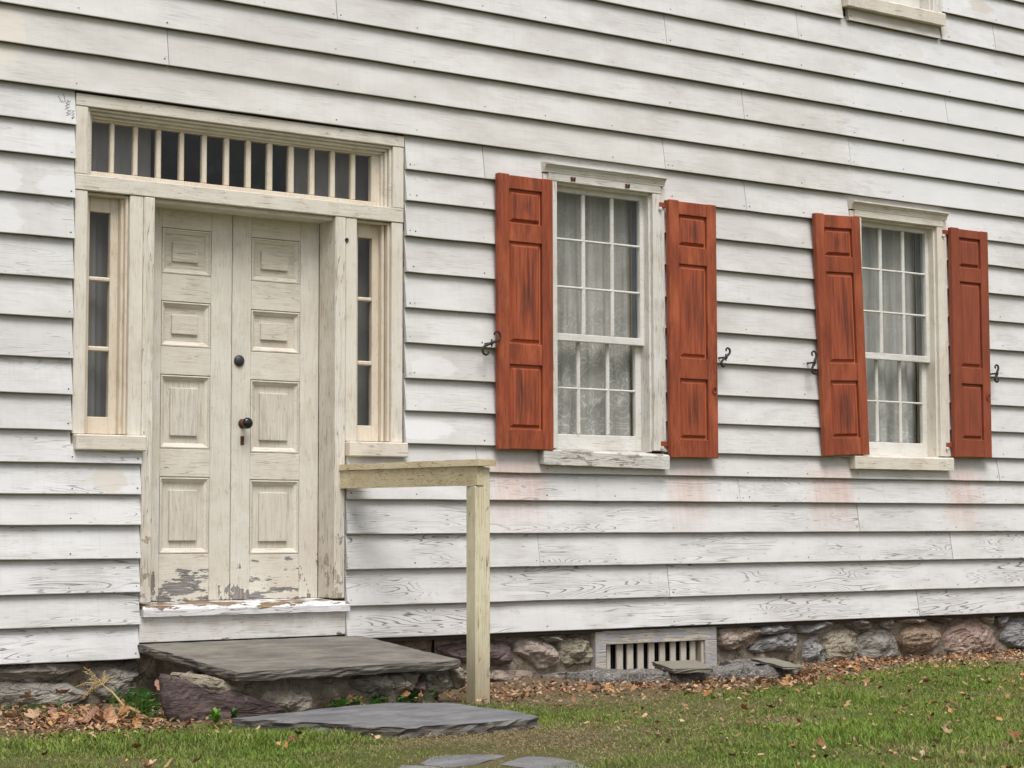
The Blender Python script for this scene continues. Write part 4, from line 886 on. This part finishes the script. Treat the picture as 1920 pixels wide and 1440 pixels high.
# ---------------------------------------------------------------- handrail
hr = empty('handrail', (.85, -1.06, 0)); tag(hr, 'short tan wooden handrail with one square post beside the step', 'handrail')
def hadd(mb, name, mat): mb.v = [(x - .85, y + 1.06, z) for x, y, z in mb.v]; return mb.build(name, mat, hr)
ps = MB(); ps.box(.806, .897, -1.103, -1.013, -.12, 1.098, .006); ps.box(.853, .8965, -1.1025, -1.0135, 1.09, 1.192, .004); hadd(ps, 'post', M['postolive'])
def beam(z0, z1, xa, xb, w, c, ye=-1.108, yw=-.022):
    mb = MB(); mb.box(0, w, ye, yw, 0, 1, c); out = []
    for x, y, z in mb.v:
        u = (y - ye) / (yw - ye); out.append((x + xb + (xa - xb) * u, y, z0 + (z1 - z0) * z)) 
    mb.v = out; return mb
b_ = beam(1.100, 1.196, .640, .811, .041, .0); mb = MB(); mb.v = b_.v; mb.f = b_.f; hadd(mb, 'rail', M['olive'])
cp = MB(); n = 24
for k in range(n + 1):
    u = k / n; y = -1.135 + 1.11 * u; xo = .800 + (.632 - .800) * u; j = .002 * noise.noise(Vector((y * 9, 0, 0))); w = .112
    cp.v += [(xo, y, 1.199 + j), (xo + w, y, 1.199 + j), (xo + w, y, 1.230 + j), (xo + .004, y, 1.232 + j)]
for k in range(n):
    for q in range(4): cp.f.append((4 * k + q, 4 * (k + 1) + q, 4 * (k + 1) + (q + 1) % 4, 4 * k + (q + 1) % 4))
cp.f.append((3, 2, 1, 0)); cp.f.append(tuple(4 * n + q for q in range(4))); hadd(cp, 'rail_cap', M['olive'])

# ---------------------------------------------------------------- vent well: broken curb with loose slates
def chunk(name, pts, z0, z1, mat, label, sd, cat='curb'):
    o = smooth_poly(pts, 40, .02, sd); cx = sum(p[0] for p in o) / 40; cy = sum(p[1] for p in o) / 40; mb = MB()
    pr = [(1.03, -.06), (1.0, (z1 - z0) * .5), (.97, (z1 - z0) * .85), (.90, z1 - z0), (.7, z1 - z0), (.45, z1 - z0), (.2, z1 - z0)]
    for k, (s, h) in enumerate(pr):
        for x, y in o:
            X, Y = (x - cx) * s, (y - cy) * s; e = fbm((X + cx, Y + cy, h + sd), 9, 5) * .022 + fbm((X + cx, Y + cy, sd), 30, 4) * .012
            L = max(math.hypot(X, Y), .01); mb.v.append((X + X / L * e, Y + Y / L * e, h + (e if k > 1 else 0)))
    for k in range(len(pr) - 1):
        for j in range(40): mb.f.append((k * 40 + j, k * 40 + (j + 1) % 40, (k + 1) * 40 + (j + 1) % 40, (k + 1) * 40 + j))
    c = len(mb.v); mb.v.append((0, 0, z1 - z0))
    for j in range(40): mb.f.append((6 * 40 + j, 6 * 40 + (j + 1) % 40, c))
    ob = mb.build(name, mat, None); ob.location = (cx, cy, z0); return tag(ob, label, cat)
chunk('vent_curb', [(2.10, -.10), (2.06, -.34), (2.20, -.56), (2.50, -.70), (2.76, -.62), (2.86, -.42), (2.55, -.34), (2.42, -.12)], -.01, .048, M['curb'], 'crumbling lichened mortar curb left of the basement vent', 4)
chunk('vent_curb', [(2.92, -.36), (2.84, -.60), (3.10, -.78), (3.40, -.74), (3.60, -.46), (3.62, -.06), (3.36, -.04), (3.28, -.28)], -.01, .050, M['curb'], 'cracked dark mortar curb right of the basement vent', 9)
slab('loose_slate', [(2.66, -.26), (2.42, -.72), (2.70, -.76), (2.96, -.30)], lambda x, y: .083 + .02 * (y + .5), .026, M['slab_small'], 'small tan slate lying tilted across the vent curb', 'slate', 21, 40, .008)
slab('loose_slate', [(3.36, -.36), (3.16, -.86), (3.28, -.90), (3.50, -.42)], lambda x, y: .076 + .03 * (y + .6), .016, M['slab_small'], 'narrow slate strip on the right end of the vent curb', 'slate', 27, 36, .008)
FL = [([(-.66, -2.84), (-.50, -2.71), (-.26, -2.75), (-.25, -2.85), (-.46, -2.97), (-.62, -2.96)], 'blue-grey flagstone sunk in the grass nearest the slate slab'), ([(-.40, -3.02), (-.16, -2.88), (-.10, -3.00), (-.16, -3.30), (-.36, -3.22)], 'sunken flagstone at the bottom edge, right of the others'), ([(-.86, -2.98), (-.74, -2.83), (-.64, -2.92), (-.66, -3.12), (-.82, -3.14)], 'small sunken flagstone at the bottom edge, left of the others')]
for k, (p, l) in enumerate(FL): slab('flagstone', p, lambda x, y: gz(x, y) + .003, .05, M['slab2'], l, 'flagstone', 31 + k, 40, .014, 'flagstones in the lawn')

# ---------------------------------------------------------------- plants
def attr_object(name, V, Fc, C, mat, loc=(0, 0, 0)):
    me = bpy.data.meshes.new(name); V = np.asarray(V, np.float32); Fc = np.asarray(Fc, np.int32); nf, k = Fc.shape
    me.vertices.add(len(V)); me.vertices.foreach_set('co', V.ravel()); me.loops.add(nf * k); me.loops.foreach_set('vertex_index', Fc.ravel())
    me.polygons.add(nf); me.polygons.foreach_set('loop_start', np.arange(0, nf * k, k, dtype=np.int32)); me.polygons.foreach_set('loop_total', np.full(nf, k, np.int32))
    a = me.attributes.new('tint', 'FLOAT_COLOR', 'POINT'); a.data.foreach_set('color', np.concatenate((np.asarray(C, np.float32), np.ones((len(V), 1), np.float32)), 1).ravel())
    me.materials.append(mat); me.update(calc_edges=True); me.validate(); o = bpy.data.objects.new(name, me); o.location = loc; col.objects.link(o); return o
def clover(spots, name, label):
    V, Fc, C = [], [], []
    for x, y, h in spots:
        x += random.uniform(-.02, .02); y += random.uniform(-.02, .02); g = gz(x, y); tx, ty = random.uniform(-.5, .5), random.uniform(-.7, .1); a0 = random.uniform(0, 6.28); r = random.uniform(.013, .022)
        c = (random.uniform(.06, .11), random.uniform(.17, .27), random.uniform(.03, .05)); nn = 3
        for k in range(nn):
            a = a0 + k * 2.094; ca, sa = math.cos(a), math.sin(a); i = len(V)
            for u, w in ((0, 0), (.5, .42), (1.0, .52), (1.18, .18), (1.05, 0), (1.18, -.18), (1.0, -.52), (.5, -.42)):
                X, Y = r * (u * ca - w * sa), r * (u * sa + w * ca); V.append((x + X, y + Y, g + h + tx * X + ty * Y - .1 * abs(w) * r)); q = random.uniform(.85, 1.15); C.append([v * q for v in c])
            Fc += [(i, i + 1, i + 2, i + 3), (i, i + 3, i + 4, i + 4), (i, i + 4, i + 5, i + 5), (i, i + 5, i + 6, i + 7)]
        i = len(V); V += [(x - .001, y, g), (x + .001, y, g), (x + .001, y, g + h), (x - .001, y, g + h)]; C += [c] * 4; Fc.append((i, i + 1, i + 2, i + 3))
    Fq = [f for f in Fc if f[2] != f[3]]; Ft = [f[:3] for f in Fc if f[2] == f[3]]; tri = [(f[0], f[1], f[2]) for f in Fq] + [(f[0], f[2], f[3]) for f in Fq] + Ft
    return tag(attr_object(name, V, tri, C, M['leafgreen']), label, 'plant', None, 'stuff')
clover([(random.gauss(-.85, .07), random.gauss(-.72, .13), random.uniform(.03, .13)) for _ in range(120)], 'clover_patch', 'low green clover in the corner left of the step')
clover([(random.uniform(-1.5, -1.0), random.uniform(-.55, -.15), random.uniform(.02, .07)) for _ in range(34)], 'clover_patch', 'sparse clover at the foot of the wall, far left')
clover([(random.uniform(-.02, .60), random.uniform(-1.06, -.90), random.uniform(.015, .06)) for _ in range(70)] + [(random.gauss(.08, .05), random.gauss(-1.0, .03), random.uniform(.04, .06)) for _ in range(22)], 'clover_patch', 'clover and weeds between the step base and the slate slab')
def weed(x, y, label, n, L, c, name='weed'):
    V, Fc, C = [], [], []
    for k in range(n):
        a = 2.4 * k + random.uniform(-.2, .2); el = random.uniform(.5, 1.3); l = L * random.uniform(.6, 1.0); w = l * .17; d = (math.cos(a) * math.cos(el), math.sin(a) * math.cos(el), math.sin(el)); pz = random.uniform(.01, .05); sx, sy = -math.sin(a), math.cos(a); i = len(V); cc = [q * random.uniform(.75, 1.2) for q in c]
        for t, ww in ((0, .25), (.35, 1), (.7, .75), (1, .02)):
            dz = -.35 * t * t * l; px, py, pzz = d[0] * l * t, d[1] * l * t, pz + d[2] * l * t + dz
            V += [(px - sx * w * ww, py - sy * w * ww, pzz + .004), (px + sx * w * ww, py + sy * w * ww, pzz + .004)]; C += [cc, cc]
        for q in range(3): b = i + 2 * q; Fc += [(b, b + 1, b + 3), (b, b + 3, b + 2)]
    return tag(attr_object(name, V, Fc, C, M['leafgreen'], (x, y, gz(x, y))), label, 'plant')
weed(-.735, -1.25, 'bright green leafy weed in front of the purple stone', 26, .085, (.16, .30, .035))
for x, y, l, n in ((-.62, -1.22, 'small dark weed right of the bright green one', 22), (.30, -.98, 'ferny weed under the step, right part', 30), (.52, -.97, 'ferny weed next to the handrail post', 30)): weed(x, y, l, n, .06, (.055, .12, .028))
# dry stalk with a feathery head lying against the stones
stk = MB(); b0 = Vector((.075, -.05, .012)); kn = Vector((-.02, .02, .075)); hd = Vector((-.085, .10, .165))
stk.tube([b0, b0.lerp(kn, .5) + Vector((0, 0, .006)), kn, kn.lerp(hd, .5) + Vector((0, 0, .01)), hd], lambda t: .0065 * (1 - t) ** .5 * (0.35 + 1.2 * math.sin(min(1, t * 2.2 + .12) * 1.57) * (1 if t < .45 else .45)) + .002, 8)
stk.tube([b0 + Vector((.07, -.05, -.006)), b0 + Vector((.03, -.02, .0)), b0], .004, 6)
stalk = empty('dry_stalk', (-.98, -.86, gz(-.98, -.86))); tag(stalk, 'straw coloured dead stalk with feathery tassel lying on the leaf pile', 'stalk'); stk.build('stem', M['stalk'], stalk, True)
tas = MB()
for k in range(13):
    a = random.uniform(-1.5, 1.2); l = random.uniform(.06, .15); d = Vector((math.sin(a) * .9 - .2, .35, math.cos(a))).normalized(); pts = [hd + d * l * t + Vector((0, 0, -.05 * t * t * abs(a))) + Vector((.004 * math.sin(9 * t + k), 0, .003 * math.cos(11 * t))) for t in np.linspace(0, 1, 6)]; tas.tube(pts, lambda t: .0020 * (1.1 - .6 * t), 5)
    for q in range(7):
        p = pts[1].lerp(pts[-1], q / 7); tas.tube([p, p + Vector((random.uniform(-.012, .012), random.uniform(-.005, .005), random.uniform(.004, .014)))], .0022, 4)
tas.build('tassel', M['stalk'], stalk)

# ---------------------------------------------------------------- fallen leaves
def leaf_mesh(k):
    r = random.Random(k); n = 18; V = [(0, 0, 0)]; curl = r.uniform(.15, .75); tw = r.uniform(-.6, .6)
    for j in range(n):
        a = 2 * math.pi * j / n; lobe = .62 + .38 * abs(math.cos(a * 2.5 + .1)) ** .7; 
        if k % 4 == 3: lobe = .5 + .5 * abs(math.cos(a))
        rad = lobe * r.uniform(.82, 1.1); x, y = rad * math.cos(a), rad * .78 * math.sin(a); V.append((x, y, curl * (x * x * .5 + y * y * .9) + tw * x * y + r.uniform(-.12, .12)))
    inner = [(x * .5, y * .5, z * .25 + r.uniform(-.06, .1)) for x, y, z in V[1:]]; V += inner
    F = [(0, 1 + n + j, 1 + n + (j + 1) % n) for j in range(n)] + [(1 + j, 1 + (j + 1) % n, 1 + n + (j + 1) % n, 1 + n + j) for j in range(n)]
    V += [(-1.0, 0, .25), (-1.0, .03, .25), (-1.65, .05 + r.uniform(-.3, .3), .3)]; F.append((len(V) - 3, len(V) - 2, len(V) - 1))
    mb = MB(); mb.v = V; mb.f = F; return mb.mesh('leaf', M['leaf'], False)
LM = [leaf_mesh(k) for k in range(12)]
LCOL = [(.46, .26, .115), (.52, .33, .18), (.37, .205, .115), (.44, .27, .16), (.31, .155, .08), (.50, .35, .23), (.25, .12, .065), (.40, .235, .14), (.42, .205, .085), (.16, .08, .05), (.34, .20, .145), (.47, .32, .22)]
def put_leaf(x, y, z, s, label, group, up=.9, cl=None):
    o = link('fallen_leaf', random.choice(LM)); o.scale = (s, s * random.uniform(.75, 1.1), s); o.location = (x, y, z); o.rotation_euler = (random.gauss(0, up), random.gauss(0, up), random.uniform(0, 6.28))
    c = cl or random.choice(LCOL); f = random.uniform(.8, 1.35); o.color = (c[0] * f, c[1] * f, c[2] * f, 1); tag(o, label, 'leaf', group); return o
def band(n, x0, x1, yf0, yf1, label, group, s0=.024, s1=.042, zmax=.05):
    for _ in range(n):
        u = random.random(); x = x0 + (x1 - x0) * u; yc = yf0(x); w = yf1(x); y = yc + random.gauss(0, w)
        if noise.noise(Vector((x * 3.1, y * 3.1, 8))) < -.12: y += random.uniform(-.25, .15)
        put_leaf(x, min(y, -.06), gz(x, y) + random.uniform(.012, zmax), random.uniform(s0, s1), label, group, .55)
LP = 'dry brown leaf in the pile left of the purple stone'
for _ in range(80):
    x = random.gauss(-1.14, .15); y = random.gauss(-.78 - (x + 1.1) * .3, .26)
    if -1.75 < x < -.70 and -1.3 < y < -.1: put_leaf(x, y, gz(x, y) + random.uniform(.01, .05), random.uniform(.022, .042), LP, 'leaf pile left of the step', .6)
for x, y, z, s in ((-1.12, -.42, .10, .05), (-1.25, -.30, .08, .05), (-.56, -.30, .10, .035), (-1.42, -.35, .04, .045)): put_leaf(x, y, z, s, 'upright tan leaf leaning on the stones left of the step', 'leaves leaning on the left foundation', 1.2)
for _ in range(12): put_leaf(random.uniform(.05, .72), random.uniform(-1.06, -.92), random.uniform(.02, .06), random.uniform(.028, .045), 'orange brown leaf among the clover behind the slate slab', 'leaves behind the slate slab', .6)
for _ in range(10): put_leaf(random.gauss(.98, .1), random.gauss(-1.10, .08), .015, random.uniform(.022, .036), 'brown leaf on the ground at the foot of the handrail post', 'leaves by the handrail post', .4)
band(66, 1.75, 3.4, lambda x: -.70 - .38 * max(0, min(1, (x - 1.75) / .5)) + .10 * max(0, x - 2.9), lambda x: .13, 'curled brown leaf in the drift before the basement vent', 'leaf drift before the vent', .018, .034, .022)
band(52, 3.2, 4.6, lambda x: -.80 + .36 * (x - 3.2), lambda x: .12, 'brown leaf in the drift right of the basement vent', 'leaf drift right of the vent', .017, .032, .02)
band(26, 4.5, 6.6, lambda x: -.26 - .02 * x, lambda x: .09, 'tan leaf along the foundation near the right end', 'leaves along the right foundation', .018, .032, .02)
LS = 'single dry leaf scattered on the lawn grass'
for _ in range(90):
    x = random.uniform(.6, 6.2); y = -random.uniform(.7, 4.2)
    if y > -4.5 + (x - .9) * .65 and y < -.5 - .05 * x: put_leaf(x, y, gz(x, y) + .035, random.uniform(.015, .032), LS, 'leaves scattered on the lawn', .5)
for _ in range(14):
    x = random.uniform(-1.9, -.3); y = random.uniform(-2.5, -1.45); put_leaf(x, y, gz(x, y) + .03, random.uniform(.02, .032), 'pale leaf on the grass at the left foreground', 'leaves on the left foreground grass', .4)
# crumbled leaf and thatch litter
def litter(n, sampler, name, label, size=(.004, .014), cols=LCOL, zr=(.002, .02)):
    P = [];
    while len(P) < n:
        p = sampler()
        if p: P.append(p)
    V, Fc, C = [], [], []
    for x, y in P:
        z = gz(x, y) + random.uniform(*zr); s = random.uniform(*size); a = random.uniform(0, 6.28); t1, t2 = random.uniform(-.7, .7), random.uniform(-.7, .7); i = len(V); c = random.choice(cols); f = random.uniform(.5, 1.15)
        for u, w in ((-1, -.5), (1, -.4), (.8, .5), (-.9, .6)):
            X, Y = s * (u * math.cos(a) - w * math.sin(a)), s * (u * math.sin(a) + w * math.cos(a)); V.append((x + X, y + Y, z + t1 * X + t2 * Y)); C.append([q * f for q in c])
        Fc.append((i, i + 1, i + 2, i + 3))
    return tag(attr_object(name, V, Fc, C, M['litter']), label, 'litter', None, 'stuff')
litter(2200, lambda: (random.gauss(-1.15, .25), min(-.05, random.gauss(-.75, .35))), 'leaf_litter', 'crumbled leaf litter left of the step')
litter(4600, lambda: (lambda x: (x, min(-.04, -.55 - .25 * max(0, min(1, (x - 1.4) / .8)) + .30 * max(0, min(1.6, x - 3.0)) + random.gauss(0, .27))))(random.uniform(.9, 6.8)), 'leaf_litter', 'crumbled leaf litter along the right foundation')
litter(900, lambda: (lambda x, y: (x, y) if (y > -4.9 + (x - .9) * .70 and y < -.5 - .05 * x) else None)(random.uniform(.5, 6.6), -random.uniform(.6, 4.6)), 'leaf_litter', 'small leaf crumbs scattered through the lawn', (.005, .016), LCOL, (.012, .032))

# ---------------------------------------------------------------- lawn: one mesh of blades
def vnoise(x, y, s, sd=0):
    rr = np.random.default_rng(100 + sd); T = rr.random((64, 64)); u, v = x * s + 1000, y * s + 1000; i, j = np.floor(u).astype(int), np.floor(v).astype(int); fx, fy = u - i, v - j; fx = fx * fx * (3 - 2 * fx); fy = fy * fy * (3 - 2 * fy)
    g = lambda a, b: T[a % 64, b % 64]
    return (g(i, j) * (1 - fx) + g(i + 1, j) * fx) * (1 - fy) + (g(i, j + 1) * (1 - fx) + g(i + 1, j + 1) * fx) * fy
N = 620000
px = rng.uniform(-3.2, 7.6, N); py = rng.uniform(-5.6, -.12, N)
# keep what the picture could see, with a metre of margin
keep = (py > -3.6 - (px + 2.1) * .78 - .2) & (py > -4.9 + (px - .9) * .80 - .9) & (px > -3.0)
px, py = px[keep], py[keep]
n1 = vnoise(px, py, 1.3, 1) * .6 + vnoise(px, py, 3.7, 2) * .4; n2 = vnoise(px, py, 9.0, 3)
edge = np.where(px < -.6, -1.02 - .1 * (px + 1.2), np.where(px < .7, -1.15, np.where(px < 2.3, -.95 - .12 * (px - .7), np.where(px < 4.6, -1.14 + .32 * (px - 2.3), -.36))))
fromwall = edge - py                                              # metres out from the bare strip
bare = np.exp(-(((px - .30) / .62) ** 2 + ((py + 2.45) / .42) ** 2)) + .7 * np.exp(-(((px + .35) / .5) ** 2 + ((py + 2.95) / .35) ** 2)) + .5 * np.exp(-(((px - 1.3) / .5) ** 2 + ((py + 1.35) / .3) ** 2))
dens = np.clip(.10 + fromwall * 2.6, .02, 1.0) * np.clip(1.15 - 1.0 * bare, .12, 1) * np.clip(.35 + 1.3 * n1, 0, 1)
inslab = np.zeros(len(px), bool)
def inpoly(poly, x, y):
    r = np.zeros(len(x), bool); m = len(poly)
    for i in range(m):
        (x1, y1), (x2, y2) = poly[i], poly[(i + 1) % m]; c = ((y1 > y) != (y2 > y)) & (x < (x2 - x1) * (y - y1) / (y2 - y1 + 1e-12) + x1); r ^= c
    return r
for p in [[(-.68, -1.31), (-.26, -2.09), (.15, -2.11), (.50, -2.06), (.575, -1.82), (.555, -1.27), (.31, -1.09), (.02, -1.12)], [(-.86, .05), (-.86, -1.0), (.78, -1.0), (.78, .05)]] : inslab |= inpoly(p, px, py)
ok = (rng.random(len(px)) < dens) & ~inslab; px, py, n1, n2, bare, fromwall = px[ok], py[ok], n1[ok], n2[ok], bare[ok], fromwall[ok]; n = len(px)
dry = np.clip(.33 + .9 * (0.52 - n1) * 2.2 + .9 * bare + .5 * np.clip(.35 - fromwall, 0, .35) / .35 + rng.normal(0, .30, n), 0, 1)
tall = np.clip(vnoise(px, py, 2.2, 7) * 1.5 - .35, 0, 1)
H = (.012 + .018 * rng.random(n) + .050 * tall ** 1.5 * rng.random(n) ** 1.5) * np.where(dry > .6, .62, 1.0) * np.clip(.6 + fromwall * 1.5, .5, 1)
Wd = rng.uniform(.0012, .0032, n); a = rng.uniform(0, 6.283, n); lean = rng.uniform(.15, 1.15, n) * np.where(dry > .6, 2.0, 1.0)
z0 = np.where(py > -.3, 0.0, np.maximum(-.11, -.016 * (-py - .3))) - .008
dx, dy = np.cos(a), np.sin(a); sx, sy = -dy, dx
V = np.empty((n, 5, 3), np.float32)
for k, (t, w) in enumerate(((0, 1), (0, -1), (.55, .85), (.55, -.85), (1, 0))):
    off = lean * H * t * t; V[:, k, 0] = px + dx * off + sx * Wd * w; V[:, k, 1] = py + dy * off + sy * Wd * w; V[:, k, 2] = z0 + H * t * (1 - .25 * t * np.clip(lean, 0, 1.5))
b = np.arange(n)[:, None] * 5
Ft = np.concatenate((b + [0, 1, 3], b + [0, 3, 2], b + [2, 3, 4]))
g1 = np.array([.078, .132, .020]); g2 = np.array([.26, .37, .066]); d1 = np.array([.30, .22, .105]); d2 = np.array([.52, .42, .24])
r = rng.random(n)[:, None]; gc = g1 + (g2 - g1) * (r * .55 + np.clip(n2 * 1.5 - .25, 0, 1)[:, None] * .45); dc = d1 + (d2 - d1) * r; c = gc + (dc - gc) * np.clip(dry * 1.5 - .45, 0, 1)[:, None]
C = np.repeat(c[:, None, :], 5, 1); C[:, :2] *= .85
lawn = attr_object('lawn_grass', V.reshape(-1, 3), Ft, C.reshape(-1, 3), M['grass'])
tag(lawn, 'short patchy green and straw coloured lawn grass', 'grass', None, 'stuff')
thin = [(.36, .28, .16), (.28, .205, .11), (.20, .14, .075), (.40, .32, .2)]
def thatch():
    u = random.random()
    if u < .5: return (random.gauss(.30, .45), random.gauss(-2.38, .24))
    if u < .7: return (random.gauss(1.25, .45), random.gauss(-1.25, .28))
    return (random.uniform(-2.0, 4.5), random.uniform(-3.3, -1.0))
V, Fc, C = [], [], []
for _ in range(17000):
    x, y = thatch(); 
    if -.62 < x < .64 and -2.06 < y < -1.0: continue
    z = gz(x, y) + random.uniform(.0, .018); l = random.uniform(.012, .040); w = random.uniform(.0010, .0020); a_ = random.uniform(0, 6.28); e = random.uniform(-.25, .35); i = len(V); c_ = random.choice(thin); f = random.uniform(.6, 1.1)
    cx_, sx_ = math.cos(a_), math.sin(a_); V += [(x - sx_ * w, y + cx_ * w, z), (x + sx_ * w, y - cx_ * w, z), (x + cx_ * l, y + sx_ * l, z + e * l)]; C += [[q * f for q in c_]] * 3; Fc.append((i, i + 1, i + 2))
tag(attr_object('grass_thatch', V, Fc, C, M['litter']), 'straw coloured thatch on worn ground before the slate slab', 'thatch', None, 'stuff')
